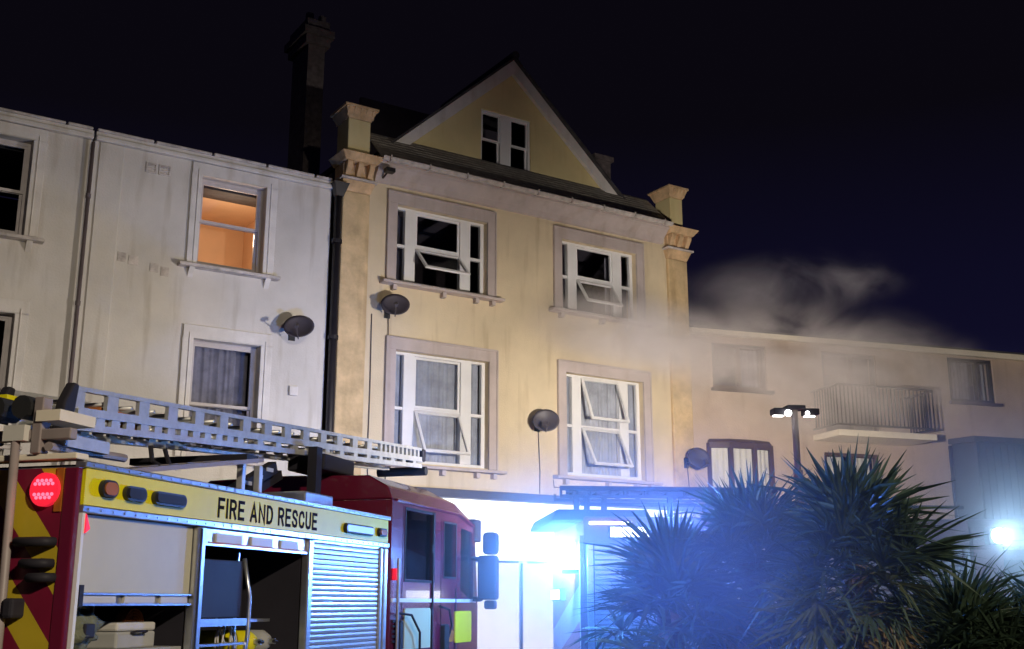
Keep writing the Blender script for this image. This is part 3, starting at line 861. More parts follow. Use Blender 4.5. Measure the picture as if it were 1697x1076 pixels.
def cab_builder(t, X0, X1, W, red, glassname='cab_glass', z_roof=2.93):
    """crew cab from X0 to X1, near side y=0, far side y=W"""
    h1, h2 = (X0 + .38, X0 + 1.24, 1.98, 2.76), None
    # side walls
    for (ya, yb, near) in ((0, .06, True), (W - .06, W, False)):
        mb = MB()
        zt = 2.80
        mb.wall(X0, X0 + 1.40, .75, zt, [(X0 + .36, X0 + 1.26, 2.0, 2.72)], ya, yb)
        mb.wall(X0 + 1.40, X0 + 2.10, .75, zt, [(X0 + 1.56, X0 + 1.98, 2.05, 2.66)], ya, yb)
        # front quarter with dropping window line, tapering to the windscreen
        A = [(X0 + 2.10, .75), (X1, .75), (X1, 1.70), (X0 + 2.10, 1.92)]
        mb.prism([(x, ya, z) for x, z in A], [(x, yb, z) for x, z in A])
        A = [(X0 + 2.10, 1.92), (X0 + 2.16, 1.905), (X0 + 2.16, 2.64), (X0 + 2.10, 2.64)]
        mb.prism([(x, ya, z) for x, z in A], [(x, yb, z) for x, z in A])
        A = [(X1 - .16, 1.735), (X1, 1.70), (X1 - .12, 2.60), (X1 - .22, 2.62)]
        mb.prism([(x, ya, z) for x, z in A], [(x, yb, z) for x, z in A])
        A = [(X0 + 2.10, 2.64), (X1 - .12, 2.60), (X1 - .13, 2.68), (X0 + 2.10, zt)]
        mb.prism([(x, ya, z) for x, z in A], [(x, yb, z) for x, z in A])
        sd = mb.build('cab_side', red, t, bevel=.012)
        ym = (ya + yb) / 2
        MB().box(X0 + .36, X0 + 1.26, ym - .004, ym + .004, 2.0, 2.72).build('window_glass', glassname, sd)
        MB().box(X0 + 1.56, X0 + 1.98, ym - .004, ym + .004, 2.05, 2.66).build('window_glass', glassname, sd)
        MB().prism([(x, ym - .004, z) for x, z in ((X0 + 2.16, 1.90), (X1 - .16, 1.735), (X1 - .22, 2.62), (X0 + 2.16, 2.64))],
                   [(x, ym + .004, z) for x, z in ((X0 + 2.16, 1.90), (X1 - .16, 1.735), (X1 - .22, 2.62), (X0 + 2.16, 2.64))]).build('window_glass', glassname, sd)
    # rear and front walls, floor, roof
    MB().box(X0, X0 + .05, .062, W - .062, .75, 2.80).build('cab_rear_wall', red, t)
    mb = MB()
    mb.box(X1 - .06, X1, .062, W - .062, .55, 1.70)
    mb.prism([(X1 - .18, .062, 2.56), (X1 - .12, .062, 2.56), (X1 - .13, .062, 2.68), (X1 - .18, .062, 2.68)],
             [(X1 - .18, W - .062, 2.56), (X1 - .12, W - .062, 2.56), (X1 - .13, W - .062, 2.68), (X1 - .18, W - .062, 2.68)])
    fr = mb.build('cab_front', red, t)
    MB().prism([(X1 - .03, .062, 1.70), (X1 - .01, .062, 1.70), (X1 - .135, .062, 2.56), (X1 - .155, .062, 2.56)],
               [(X1 - .03, W - .062, 1.70), (X1 - .01, W - .062, 1.70), (X1 - .135, W - .062, 2.56), (X1 - .155, W - .062, 2.56)]).build('windscreen', glassname, fr)
    MB().box(X0 + .051, X1 - .061, .062, W - .062, .76, .9).build('cab_floor', 'dark_plastic', t)
    # roof: raised, cambered, falling to the front
    def sec(x, z0, rise):
        return [(x, .0, z0), (x, .06, z0 + rise * .5), (x, .28, z0 + rise * .92), (x, W / 2, z0 + rise), (x, W - .28, z0 + rise * .92), (x, W - .06, z0 + rise * .5), (x, W, z0)]
    secs = [sec(X0, 2.803, .28), sec(X0 + 1.7, 2.803, .28), sec(X0 + 2.10, 2.803, .24), sec(X1 - .13, 2.685, .16)]
    rm_ = MB()
    for a, b in zip(secs[:-1], secs[1:]): rm_.prism(a, b)
    rf = rm_.build('cab_roof', red, t, bevel=.02)
    MB().tube([(X0 + .1, -.012, 2.80), (X0 + 2.08, -.012, 2.79), (X1 - .2, -.012, 2.68)], .016, 6).build('rain_gutter', red, rf)
    # seats seen through the glass
    for (sx, sy) in ((X0 + .55, .45), (X0 + .55, 1.2), (X0 + .55, W - .5), (X0 + 1.95, .5), (X0 + 1.95, W - .5)):
        s = MB().box(sx - .1, sx + .04, sy - .22, sy + .22, 1.2, 1.85)
        s.box(sx + .04, sx + .5, sy - .22, sy + .22, 1.1, 1.28)
        s.box(sx - .09, sx + .02, sy - .12, sy + .12, 1.88, 2.1)
        s.build('seat', 'seat_cloth', t, bevel=.03)
    return rf

T1A = R(90 - 16.8)
T1P = Vector((-2.679, 7.0, 0))
t1 = empty('fire_engine', T1P, T1A, 'red and yellow fire engine at the left, side lockers open, ladder on its roof', 'fire engine', 'fire engines in the street')
W = 2.45
# body shell
MB().box(0, 4.88, .02, W, 2.30, 2.58).build('upper_body', 'aluminium', t1)
band = MB().box(.03, 4.85, -.012, .019, 2.345, 2.572).build('name_band', 'truck_yellow', t1)
MB().box(-.0, 4.88, -.03, .05, 2.575, 2.615).build('roof_trim', 'aluminium', t1, bevel=.008)
MB().box(.02, 4.88, -.02, .019, 2.296, 2.342).build('band_trim', 'aluminium', t1, bevel=.006)
MB().box(.06, 4.85, .08, W - .03, 2.583, 2.60).build('roof_deck', 'dark_plastic', t1)
MB().box(.05, 4.85, 1.15, 1.2, .7, 2.297).build('locker_back', 'dark_plastic', t1)
MB().box(.05, 4.86, W - .04, W, .7, 2.297).build('far_side', 'truck_red', t1)
MB().box(.05, 4.86, .04, W - .05, .7, .78).build('locker_floor', 'dark_plastic', t1)
MB().box(.05, 4.86, .0, W, .45, .695).build('lower_skirt', 'truck_red', t1)
MB().box(4.87, 4.92, .04, W, .7, 2.297).build('body_front_wall', 'aluminium', t1)
for (a, b) in ((1.345, 1.455), (3.11, 3.20), (4.68, 4.74), (4.78, 4.865)):
    p = MB().box(a, b, -.014, .06, .70, 2.294).build('locker_post', 'aluminium', t1, bevel=.012)
    if b - a > .1: MB().box(a + .03, a + .045, -.022, -.012, .72, 2.28).build('post_trim', 'dark_plastic', p)
for x in (1.36, 3.11): MB().box(x, x + .07, .07, 1.14, .78, 2.28).build('locker_divider', 'dark_plastic', t1)
MB().box(.025, .052, -.018, .05, .7, 2.294).build('corner_trim', 'upvc', t1)
# locker one: shutter half down
MB().box(.06, 1.335, .03, .045, 1.815, 2.29).build('roller_shutter', 'shutter_grey', t1)
sh = t1.children[-1]
rail = MB().box(.06, 1.335, .0, .03, 1.735, 1.748).box(.06, 1.335, .0, .03, 1.80, 1.813).box(.06, 1.335, .035, .05, 1.748, 1.80).build('shutter_rail', 'aluminium', sh)
for (a, b) in ((.11, .47), (.56, .90), (.97, 1.29)):
    MB().box(a, b, .012, .034, 1.75, 1.797).build('rail_plate', 'plate_pale', sh)
MB().box(.06, .10, -.02, .03, 1.73, 1.86).build('shutter_latch', 'dark_plastic', sh)
MB().prism([(.055, -.025, 2.29), (.055, -.025, 2.17), (.10, -.025, 2.20)], [(.055, .0, 2.29), (.055, .0, 2.17), (.10, .0, 2.20)]).build('reflector', 'red_lens', t1)
# locker two: shutter rolled up, bar at the top
rail = MB().box(1.46, 3.10, .0, .03, 2.165, 2.185).box(1.46, 3.10, .02, .05, 2.185, 2.288).build('shutter_bar', 'aluminium', t1)
for (a, b) in ((1.62, 2.0), (2.14, 2.48), (2.63, 2.93)):
    MB().box(a, b, .002, .018, 2.195, 2.262).build('rail_plate', 'plate_pale', rail)
MB().box(1.5, 3.08, -.004, .0, 2.182, 2.194).build('bar_strap', 'orange_strap', rail)
MB().box(2.38, 2.40, .25, .27, 1.0, 2.15).build('locker_rail', 'aluminium', t1)
MB().box(2.40, 2.95, .25, .45, 1.60, 1.625).build('locker_shelf', 'aluminium', t1)
MB().box(.08, 1.33, .06, 1.14, 1.43, 1.455).build('locker_shelf', 'grey_sheet', t1)
# locker three: closed slatted shutter
sm = MB()
z = .80
while z < 2.28:
    sm.prism([(3.205, .02, z), (3.205, .009, z + .006), (3.205, .007, z + .022), (3.205, .009, z + .038), (3.205, .02, z + .045)], [(4.675, .02, z), (4.675, .009, z + .006), (4.675, .007, z + .022), (4.675, .009, z + .038), (4.675, .02, z + .045)])
    z += .046
s3 = tag(sm.build('roller_shutter', 'shutter_silver', t1), kind='stuff')
# band lamps
def lamp(x0, x1, z0, z1, body, lens, name='marker_lamp', r=.05):
    o = rrect(MB(), x0, x1, z0, z1, -.045, -.013, r).build(name, body, t1, bevel=.008)
    rrect(MB(), x0 + .02, x1 - .02, z0 + .015, z1 - .015, -.055, -.044, r).build('lens', lens, o)
lamp(.16, .33, 2.405, 2.515, 'dark_plastic', 'amber', r=.055)
lamp(.41, .64, 2.405, 2.50, 'black_metal', 'dark_plastic')
lamp(.73, 1.12, 2.405, 2.495, 'black_metal', 'dark_plastic')
lamp(3.78, 4.42, 2.39, 2.48, 'dark_plastic', 'blue_strobe')
lamp(4.56, 4.76, 2.40, 2.48, 'dark_plastic', 'amber')
light('engine_strobe_light', T1P + Matrix.Rotation(T1A, 3, 'Z') @ Vector((4.1, -.10, 2.44)), 2300, (.10, .24, 1), .05, spot=130, aim=(.93, -.36, -.08))
# lettering on the band
GL = {  # condensed block capitals as centre lines in a unit box (width given first)
 'F': (.46, [[(0, 0), (0, 1), (1, 1)], [(0, .52), (.86, .52)]]),
 'I': (.0, [[(0, 0), (0, 1)]]),
 'R': (.50, [[(0, 0), (0, 1), (.62, 1), (.9, .93), (1, .76), (.9, .58), (.62, .5), (0, .5)], [(.55, .5), (1, 0)]]),
 'E': (.46, [[(1, 0), (0, 0), (0, 1), (1, 1)], [(0, .52), (.88, .52)]]),
 'A': (.56, [[(0, 0), (.5, 1), (1, 0)], [(.17, .28), (.83, .28)]]),
 'N': (.52, [[(0, 0), (0, 1), (1, 0), (1, 1)]]),
 'D': (.52, [[(0, 0), (0, 1), (.5, 1), (.86, .86), (1, .62), (1, .38), (.86, .14), (.5, 0), (0, 0)]]),
 'S': (.48, [[(1, .78), (.86, .95), (.5, 1), (.14, .94), (.02, .76), (.16, .6), (.84, .42), (.98, .24), (.86, .06), (.5, 0), (.14, .05), (0, .22)]]),
 'C': (.50, [[(1, .74), (.86, .94), (.5, 1), (.14, .9), (0, .66), (0, .34), (.14, .1), (.5, 0), (.86, .06), (1, .26)]]),
 'U': (.50, [[(0, 1), (0, .26), (.14, .06), (.5, 0), (.86, .06), (1, .26), (1, 1)]])}
def letter(ch, x, z, h, y0, y1, sw):
    w, strokes = GL[ch]
    mb = MB(); w *= h; t = sw / 2
    for st_ in strokes:
        p = [Vector((x + t + a * w, z + t + b * (h - sw))) for a, b in st_]
        loop = (p[0] - p[-1]).length < 1e-6
        L, Rr = [], []
        for k, q in enumerate(p):
            d0 = (q - p[k - 1]).normalized() if k else ((p[-1] - p[-2]).normalized() if loop else None)
            d1 = (p[k + 1] - q).normalized() if k < len(p) - 1 else ((p[1] - p[0]).normalized() if loop else None)
            d0 = d0 or d1; d1 = d1 or d0
            n0, n1 = Vector((-d0.y, d0.x)), Vector((-d1.y, d1.x))
            m_ = (n0 + n1).normalized()
            m_ = m_ * (t / max(.45, m_.dot(n0)))
            e_ = Vector((0, 0))
            if not loop and k == 0: e_ = -d1 * t
            if not loop and k == len(p) - 1: e_ = d0 * t
            L.append(q + m_ + e_); Rr.append(q - m_ + e_)
        for k in range(len(p) - 1):
            A = [L[k], L[k + 1], Rr[k + 1], Rr[k]]
            mb.prism([(v.x, y0, v.y) for v in A], [(v.x, y1, v.y) for v in A])
    return mb, w + sw
x, HH, SW = 1.585, .152, .026
gaps = []
for ch in 'FIRE AND RESCUE':
    if ch == ' ':
        x += .066; continue
    mb, adv = letter(ch, x, 2.374, HH, -.0145, -.0125, SW)
    lt = mb.build('letter', 'letter_black', band)
    x += adv + .0235
# rear face
MB().box(-.03, -.0, .1, W - .1, .75, 2.57).build('rear_panel', 'chevron_yellow_red', t1)
MB().box(-.035, .02, .0, .098, .5, 2.57).build('rear_corner', 'truck_red', t1, bevel=.01)
MB().box(-.035, .02, W - .098, W, .5, 2.57).build('rear_corner', 'truck_red', t1, bevel=.01)
MB().box(-.06, .06, .0, W, 2.62, 2.66).build('rear_rail', 'cream_paint', t1, bevel=.008)
MB().box(-.04, .0, .1, .15, 2.30, 2.57).build('rear_edge', 'amber', t1)
for y in (.215, W - .215):
    tl = MB().disc((-.03, y, 2.435), (-1, 0, 0), .105, .035, 24).build('tail_lamp', 'red_lens', t1)
    for dz, n_ in ((.055, 4), (.035, 5), (-.03, 5), (-.05, 4)):
        for k in range(n_):
            MB().disc((-.065, y + (k - (n_ - 1) / 2) * .032, 2.435 + dz), (-1, 0, 0), .011, .006, 8).build('led', 'red_led', tl)
for (y0, y1, zz) in ((.12, .38, 2.115), (.12, .32, 1.985), (.10, .26, 1.90)):
    hd = MB().tube([(-.035, y0, zz), (-.10, y0 + .03, zz), (-.10, y1 - .03, zz), (-.035, y1, zz)], .03, 8).build('grab_handle', 'dark_plastic', t1, smooth=True)
MB().tube([(-.1, .40, .9), (-.1, .405, 1.6), (-.09, .44, 2.75)], .028, 8).build('gantry_pole', 'post_grey', t1, smooth=True)
MB().box(-.14, .02, .30, .38, 1.66, 1.78).build('rear_hook', 'dark_plastic', t1, bevel=.02)
# rear gantry with rollers
MB().bar((-.04, .05, 2.78), (-.04, 1.9, 2.78), .07, .07).bar((-.04, .3, 2.66), (-.04, .3, 3.02), .09, .07, up=(0, 1, 0)).bar((-.04, 1.75, 2.66), (-.04, 1.75, 3.02), .09, .07, up=(0, 1, 0)).build('rear_gantry', 'post_grey', t1, bevel=.008)
rg = t1.children[-1]
for y in (.42, .62): MB().tube([(-.1, y, 2.96), (.08, y, 2.96)], .075, 12).build('roller', 'rubber', rg)
MB().box(-.1, .25, .12, .30, 2.86, 2.93).build('gantry_bracket', 'cream_paint', rg)
MB().box(.05, .5, .18, .42, 2.72, 2.80).build('gantry_bracket', 'ladder_metal', rg)
MB().box(-.12, -.02, .36, .52, 2.74, 2.84).build('gantry_clamp', 'plate_pale', rg)
MB().tube([(-.08, .2, 2.70), (.9, .35, 2.75)], .03, 8).build('gantry_tube', 'post_grey', rg)
# middle and front gantry
for x in (2.94, 3.24): MB().box(x - .03, x + .03, .57, .63, 2.60, 2.97).build('gantry_post', 'ladder_metal', t1, bevel=.006)
MB().box(2.85, 3.05, .5, 1.7, 2.97, 3.03).build('gantry_beam', 'dark_plastic', t1)
MB().box(4.62, 5.36, .62, 1.05, 3.09, 3.26).build('ladder_cradle', 'dark_plastic', t1, bevel=.02)
MB().box(4.4, 4.52, .6, .7, 2.60, 3.3).build('gantry_post', 'dark_plastic', t1)
MB().bar((3.05, .9, 2.64), (4.05, .9, 3.06), .09, .11).bar((3.45, 1.0, 2.64), (4.35, 1.0, 3.02), .09, .09).build('gantry_arm', 'dark_plastic', t1)
ga = t1.children[-1]
for k in range(4):
    f = .25 + k * .2
    MB().box(3.05 + f - .06, 3.05 + f + .06, .842, .856, 2.66 + .42 * f - .02, 2.66 + .42 * f + .015).build('arm_slot', 'plate_pale', ga)
# cab
cab_builder(t1, 4.97, 7.78, W, 'truck_red')
rrect(MB(), 5.34, 6.10, .95, 1.70, -.016, -.001, .04).build('crew_door_panel', 'batten_green', t1)
MB().box(5.34, 6.10, -.017, -.001, .8, 1.28).build('crew_door_band', 'truck_red', t1)
rrect(MB(), 6.92, 7.5, 1.30, 1.66, -.016, -.001, .03).build('front_door_panel', 'truck_yellow', t1)
MB().box(6.15, 6.175, -.02, .0, .8, 2.75).build('door_edge', 'dark_plastic', t1)
MB().box(6.94, 6.955, -.012, .0, .8, 1.93).build('door_edge', 'dark_plastic', t1)
for (a, b, zz) in ((5.12, 5.22, 1.28), (6.45, 6.6, 1.22)):
    rrect(MB(), a, b, zz, zz + .3, -.06, -.001, .04).build('door_handle', 'rubber', t1, bevel=.01)
for pts in ([(5.10, -.05, 1.65), (5.35, -.09, 1.63), (5.62, -.08, 1.45), (5.70, -.05, 1.2)], [(6.3, -.04, 1.72), (6.5, -.09, 1.68), (6.62, -.08, 1.5), (6.6, -.04, 1.35)]):
    MB().tube(pts, .013, 6).build('grab_rail', 'dark_plastic', t1)
MB().tube([(5.06, -.05, .9), (5.06, -.05, 2.2)], .018, 8).build('hand_pole', 'aluminium', t1)
rrect(MB(), 5.02, 5.07, 1.98, 2.10, -.03, -.001, .01).build('side_marker', 'red_lens', t1)
rrect(MB(), 6.62, 6.82, 1.32, 1.45, -.03, -.001, .03).build('side_indicator', 'amber', t1)
MB().box(7.62, 7.86, -.02, .1, 2.50, 2.78).build('visor_end', 'dark_plastic', t1, bevel=.02)
MB().prism([(7.66, .1, 2.68), (7.95, .1, 2.60), (7.95, .1, 2.57), (7.66, .1, 2.64)], [(7.66, W - .1, 2.68), (7.95, W - .1, 2.60), (7.95, W - .1, 2.57), (7.66, W - .1, 2.64)]).build('sun_visor', 'dark_plastic', t1)
lb = MB().box(6.95, 7.3, .55, W - .55, 2.96, 3.1).build('light_bar', 'dark_plastic', t1, bevel=.03)
for y in (.62, 1.05, 1.45, 1.8): MB().box(6.93, 6.948, y - .14, y + .14, 2.985, 3.075).build('light_bar_lens', 'dark_plastic', lb)
# mirror
mi = MB().tube([(7.55, -.0, 2.29), (7.50, -.16, 2.28)], .025, 8).tube([(7.6, .0, 1.80), (7.5, -.14, 1.80)], .03, 8).build('mirror_arm', 'dark_plastic', t1)
rrect(MB(), -.36, -.12, 1.79, 2.32, 7.40, 7.54, .04).swap_xy().build('mirror_housing', 'dark_plastic', mi, bevel=.02)
rrect(MB(), -.36, -.18, 2.33, 2.60, 7.41, 7.54, .05).swap_xy().build('mirror_housing', 'dark_plastic', mi, bevel=.02)
rrect(MB(), -.34, -.20, 1.68, 1.785, 7.42, 7.52, .03).swap_xy().build('mirror_housing', 'dark_plastic', mi, bevel=.015)
MB().box(4.9, 7.8, .3, W - .3, .42, .74).build('chassis', 'rubber', t1)
MB().box(7.6, 8.0, .0, W, .4, .85).build('bumper', 'upvc', t1, bevel=.05)
for x in (1.75, 6.35):
    wheel(t1, x, .0, 1); wheel(t1, x, W, -1)

# ------------------------------------------------------------------ ladder on the first engine's roof
lad = empty('extension_ladder', T1P + Vector((0, 0, 0)), T1A, 'long aluminium extension ladder lying on the roof of the left fire engine', 'ladder')
x0, x1 = .82, 7.78
def lz(x, f):   # f 0 bottom edge, 1 top edge
    t = (x - x0) / (x1 - x0)
    lo = 2.98 + t * .50; hi = 3.285 + t * .43
    return lo + (hi - lo) * f
for yy in (.80, 1.36):
    st = MB()
    def chord(xa, xb, f, h, w=.045):
        st.prism([(xa, yy - w / 2, lz(xa, f) - h / 2), (xa, yy + w / 2, lz(xa, f) - h / 2), (xa, yy + w / 2, lz(xa, f) + h / 2), (xa, yy - w / 2, lz(xa, f) + h / 2)],
                 [(xb, yy - w / 2, lz(xb, f) - h / 2), (xb, yy + w / 2, lz(xb, f) - h / 2), (xb, yy + w / 2, lz(xb, f) + h / 2), (xb, yy - w / 2, lz(xb, f) + h / 2)])
    chord(x0, x1, .955, .034); chord(x0 + .08, x1, .40, .062, .055); chord(x0 + .1, x1, .035, .05)
    stile = st.build('stile', 'ladder_metal', lad)
    def web(xa, xb, f0, f1, nm):
        MB().prism([(xa, yy - .018, lz(xa, f0)), (xb, yy - .018, lz(xb, f0)), (xb, yy - .018, lz(xb, f1)), (xa, yy - .018, lz(xa, f1))],
                   [(xa, yy + .018, lz(xa, f0)), (xb, yy + .018, lz(xb, f0)), (xb, yy + .018, lz(xb, f1)), (xa, yy + .018, lz(xa, f1))]).build(nm, 'ladder_metal', stile)
    x = x0 + .02
    k = 0
    while x < 6.35:
        web(x, x + .135, .47, .93, 'web_plate'); x += .40; k += 1
    x = 6.42
    while x < x1 - .02:
        web(x, x + .06, .47, .93, 'web_plate'); x += .135
    x = x0 + .12
    while x < 3.1:
        web(x, x + .105, .09, .33, 'web_plate'); x += .185
    while x < x1 - .05:
        web(x, x + .10, .09, .33, 'web_plate'); x += .36
    web(x0 - .0, x0 + .02, .0, 1, 'end_plate')
rung = MB().tube([(0, .81, 0), (0, 1.35, 0)], .017, 8).mesh('rung', 'ladder_metal', True)
x = x0 + .16
while x < x1:
    for f in (.2, .7):
        o = bpy.data.objects.new('rung', rung); COL.objects.link(o); o.parent = lad; o.location = (x, 0, lz(x, f))
    x += .30
for ya, yb in ((.76, .84), (1.32, 1.40)):
    MB().prism([(x0 - .12, ya, 2.86), (x0 - .0, ya, 2.86), (x0 + .06, ya, 3.30), (x0 + .0, ya, 3.31), (x0 - .09, ya, 3.15)],
               [(x0 - .12, yb, 2.86), (x0 - .0, yb, 2.86), (x0 + .06, yb, 3.30), (x0 + .0, yb, 3.31), (x0 - .09, yb, 3.15)]).build('end_guard', 'dark_plastic', lad, bevel=.015)
MB().box(x0 - .45, x0 - .1, .95, 1.02, 3.10, 3.15).build('prop_pole', 'truck_yellow', lad)
MB().box(x0 - .5, x0 + .9, 1.1, 1.2, 2.92, 2.97).build('prop_pole', 'cream_paint', lad)
MB().box(1.25, 1.75, .85, 1.1, 3.09, 3.20).build('pulley_block', 'orange_strap', lad)
MB().tube([(1.85, .8, 2.98), (1.86, .78, 2.86), (1.95, .78, 2.84)], .02, 6).tube([(2.05, .8, 2.98), (2.1, .78, 2.86)], .02, 6).build('pawl', 'dark_plastic', lad)
MB().box(x1 - .02, x1 + .10, .76, 1.40, lz(x1, .3), lz(x1, 1.0)).build('head_fitting', 'dark_plastic', lad, bevel=.02)
MB().tube([(x1 + .06, .74, 3.43), (x1 + .06, 1.42, 3.43)], .06, 10).build('head_wheel', 'rubber', lad)
MB().box(1.4, 7.5, 1.02, 1.10, 2.93, 2.96).build('under_pole', 'ladder_metal', lad)
o = lad.children[-1]
o.rotation_euler = (0, -math.atan(.50 / 6.96), 0); o.location = (0, 0, -.07)

# short roof ladder lying tilted under the long one
rl_ = empty('roof_ladder', T1P, T1A, 'short dark roof ladder lying under the long ladder on the fire engine roof', 'ladder')
for yy in (.40, .78):
    MB().bar((.95, yy, 2.66), (2.95, yy, 2.98), .025, .036).build('stile', 'post_grey', rl_)
rr_ = MB().tube([(0, .41, 0), (0, .77, 0)], .015, 8).mesh('rung', 'aluminium', True)
for k in range(8):
    o = bpy.data.objects.new('rung', rr_); COL.objects.link(o); o.parent = rl_
    o.location = (1.05 + k * .255, 0, 2.676 + k * .0408)

# kit in the open lockers
kb_ = empty('kit_bag', T1P + Matrix.Rotation(T1A, 3, 'Z') @ Vector((.33, .27, 1.455)), T1A, 'crumpled khaki bag in the first open locker of the fire engine', 'bag')
bmk = bmesh.new()
bmesh.ops.create_icosphere(bmk, subdivisions=4, radius=1)
rnd = random.Random(3)
from mathutils import noise as NZ
for v in bmk.verts:
    d = 1 + .35 * NZ.noise(v.co * 2.3 + Vector((3, 1, 2))) + .12 * NZ.noise(v.co * 6)
    v.co = Vector((v.co.x * .26 * d, v.co.y * .17 * d, max(-.9, v.co.z) * .16 * d + .145))
me = bpy.data.meshes.new('bag_body'); bmk.to_mesh(me); bmk.free(); me.materials.append(M['khaki'])
for p in me.polygons: p.use_smooth = True
o = bpy.data.objects.new('bag_body', me); COL.objects.link(o); o.parent = kb_
MB().tube([(-.14, -.1, .24), (-.08, -.14, .33), (.06, -.14, .33), (.12, -.1, .24)], .015, 6).build('bag_strap', 'dark_plastic', kb_, smooth=True)
MB().box(-.05, .05, -.19, -.15, .08, .17).build('bag_pocket', 'dark_plastic', kb_, bevel=.01)
bx_ = empty('equipment_case', T1P + Matrix.Rotation(T1A, 3, 'Z') @ Vector((.92, .3, 1.455)), T1A, 'pale grey flat case beside the khaki bag in the first open locker', 'case')
MB().box(-.22, .22, -.15, .2, 0, .11).build('case_base', 'grey_sheet', bx_, bevel=.015)
MB().box(-.22, .22, -.15, .2, .113, .17).build('case_lid', 'plate_pale', bx_, bevel=.015)
MB().tube([(-.07, -.155, .1), (-.06, -.19, .11), (.06, -.19, .11), (.07, -.155, .1)], .009, 6).build('case_handle', 'dark_plastic', bx_)
# folding step frame hanging in the second locker
fs = empty('folding_steps', T1P + Matrix.Rotation(T1A, 3, 'Z') @ Vector((1.5, .1, .78)), T1A, 'folded dark steps with silver treads in the middle locker of the fire engine', 'steps')
MB().tube([(.05, .05, 0), (.05, .05, 1.3)], .014, 8).tube([(.74, .05, 0), (.86, .02, .72), (.86, .02, 1.02), (.80, .05, 1.32)], .018, 8).build('step_frame', 'aluminium', fs, smooth=True)
MB().box(.06, .80, .05, .07, .86, 1.30).build('step_platform', 'dark_plastic', fs, bevel=.01)
for (za, zb) in ((.80, .855), (.655, .672), (.42, .44)):
    MB().box(.06, .80, .0, .10, za, zb).build('tread', 'aluminium', fs)
MB().bar((.72, .0, .44), (.82, .0, .70), .02, .02).bar((.1, .1, .44), (.06, .1, .70), .02, .02).build('side_link', 'aluminium', fs)
# more kit in the lockers
def place1(x, y, z): return T1P + Matrix.Rotation(T1A, 3, 'Z') @ Vector((x, y, z))
MB().box(1.48, 3.09, .06, 1.14, 1.33, 1.35).build('locker_shelf', 'grey_sheet', t1)
for k, (cx, lab) in enumerate(((2.62, 'yellow air cylinder lying at the front end of the middle locker'), (2.86, 'dull grey air cylinder beside the yellow one in the middle locker'))):
    c_ = empty('air_cylinder', place1(cx, .2, 1.352), T1A, lab, 'cylinder')
    MB().tube([(0, 0, .09), (0, .06, .09), (0, .5, .09), (0, .56, .09)], [.05, .09, .09, .05], 16).build('tank', 'truck_yellow' if k == 0 else 'grey_sheet', c_, smooth=True)
    MB().tube([(0, -.06, .09), (0, 0, .09)], .022, 10).build('valve', 'aluminium', c_)
    MB().tube([(-.03, -.06, .09), (.03, -.06, .09)], .014, 8).build('valve_knob', 'dark_plastic', c_)
hr = empty('rolled_hose', place1(1.22, .42, 1.455), T1A, 'flat rolled red hose standing at the back of the first locker', 'hose')
sp = []
for k in range(80):
    t = k / 80 * 2 * math.pi * 5
    r_ = .03 + .105 * k / 80
    sp.append((r_ * math.cos(t), 0, .14 + r_ * math.sin(t)))
q = MB()
for p, n_ in zip(sp[:-1], sp[1:]): q.prism([(p[0], -.04, p[2]), (p[0], .04, p[2]), (p[0] * .93, .04, .14 + (p[2] - .14) * .93), (p[0] * .93, -.04, .14 + (p[2] - .14) * .93)], [(n_[0], -.04, n_[2]), (n_[0], .04, n_[2]), (n_[0] * .93, .04, .14 + (n_[2] - .14) * .93), (n_[0] * .93, -.04, .14 + (n_[2] - .14) * .93)])
q.build('hose_roll', 'orange_strap', hr)
MB().tube([(.12, 0, .14), (.2, -.02, .12)], .032, 10).build('coupling', 'aluminium', hr)
# rivets, seams and fittings on the engine
rv = MB().disc((0, 0, 0), (0, -1, 0), .008, .005, 6).mesh('rivet', 'aluminium')
for k in range(40):
    for z_ in (2.318, 2.593):
        o = bpy.data.objects.new('rivet', rv); COL.objects.link(o); o.parent = t1; o.location = (.08 + k * .122, -.0205 if z_ < 2.4 else -.0305, z_)
for (xa, xb, za, zb) in ((5.28, 5.288, .8, 2.76), (6.16, 6.168, 1.0, 2.76), (6.45, 6.458, .9, 2.70)):
    MB().box(xa, xb, -.004, .001, za, zb).build('panel_seam', 'dark_plastic', t1)
for zz in (1.1, 1.62, 2.3): MB().tube([(6.13, -.012, zz), (6.13, -.012, zz + .09)], .013, 8).build('door_hinge', 'dark_plastic', t1)
for k in range(5): MB().box(5.02, 5.24, -.012, -.001, 1.36 + k * .05, 1.385 + k * .05).build('vent_slat', 'dark_plastic', t1)
MB().frame(5.33, 6.23 + .0, 1.97, 2.75, .025, -.008, -.001).build('window_rubber', 'rubber', t1)
MB().frame(6.52, 6.96, 2.03, 2.68, .02, -.008, -.001).build('window_rubber', 'rubber', t1)
MB().box(4.99, 7.70, -.006, -.001, 1.76, 1.80).build('reflective_tape', 'upvc', t1)
MB().tube([(4.9, .3, 2.62), (4.6, .32, 2.66), (3.6, .28, 2.64), (2.2, .34, 2.66), (.9, .3, 2.64)], .02, 6).build('roof_cable', 'cable', t1, smooth=True)
MB().box(3.7, 4.3, .35, .8, 2.60, 2.78).build('roof_box', 'aluminium', t1, bevel=.015)
# looped rope
ro = empty('rope_coil', T1P + Matrix.Rotation(T1A, 3, 'Z') @ Vector((2.25, .25, 1.33)), T1A, 'loosely looped pale rope hanging in the middle locker', 'rope')
pts = []
for k in range(90):
    t = k / 90 * 2 * math.pi * 3
    pts.append((.11 * math.cos(t) + .03 * math.sin(t * .37), .02 * math.sin(t * 1.7), .10 + .17 * math.sin(t) * (1 - .12 * math.sin(t * .31))))
MB().tube([(-.3, .0, .5), (-.15, 0, .3), (-.02, 0, .12)] + pts, .008, 6).build('rope_loops', 'rope', ro, smooth=True)

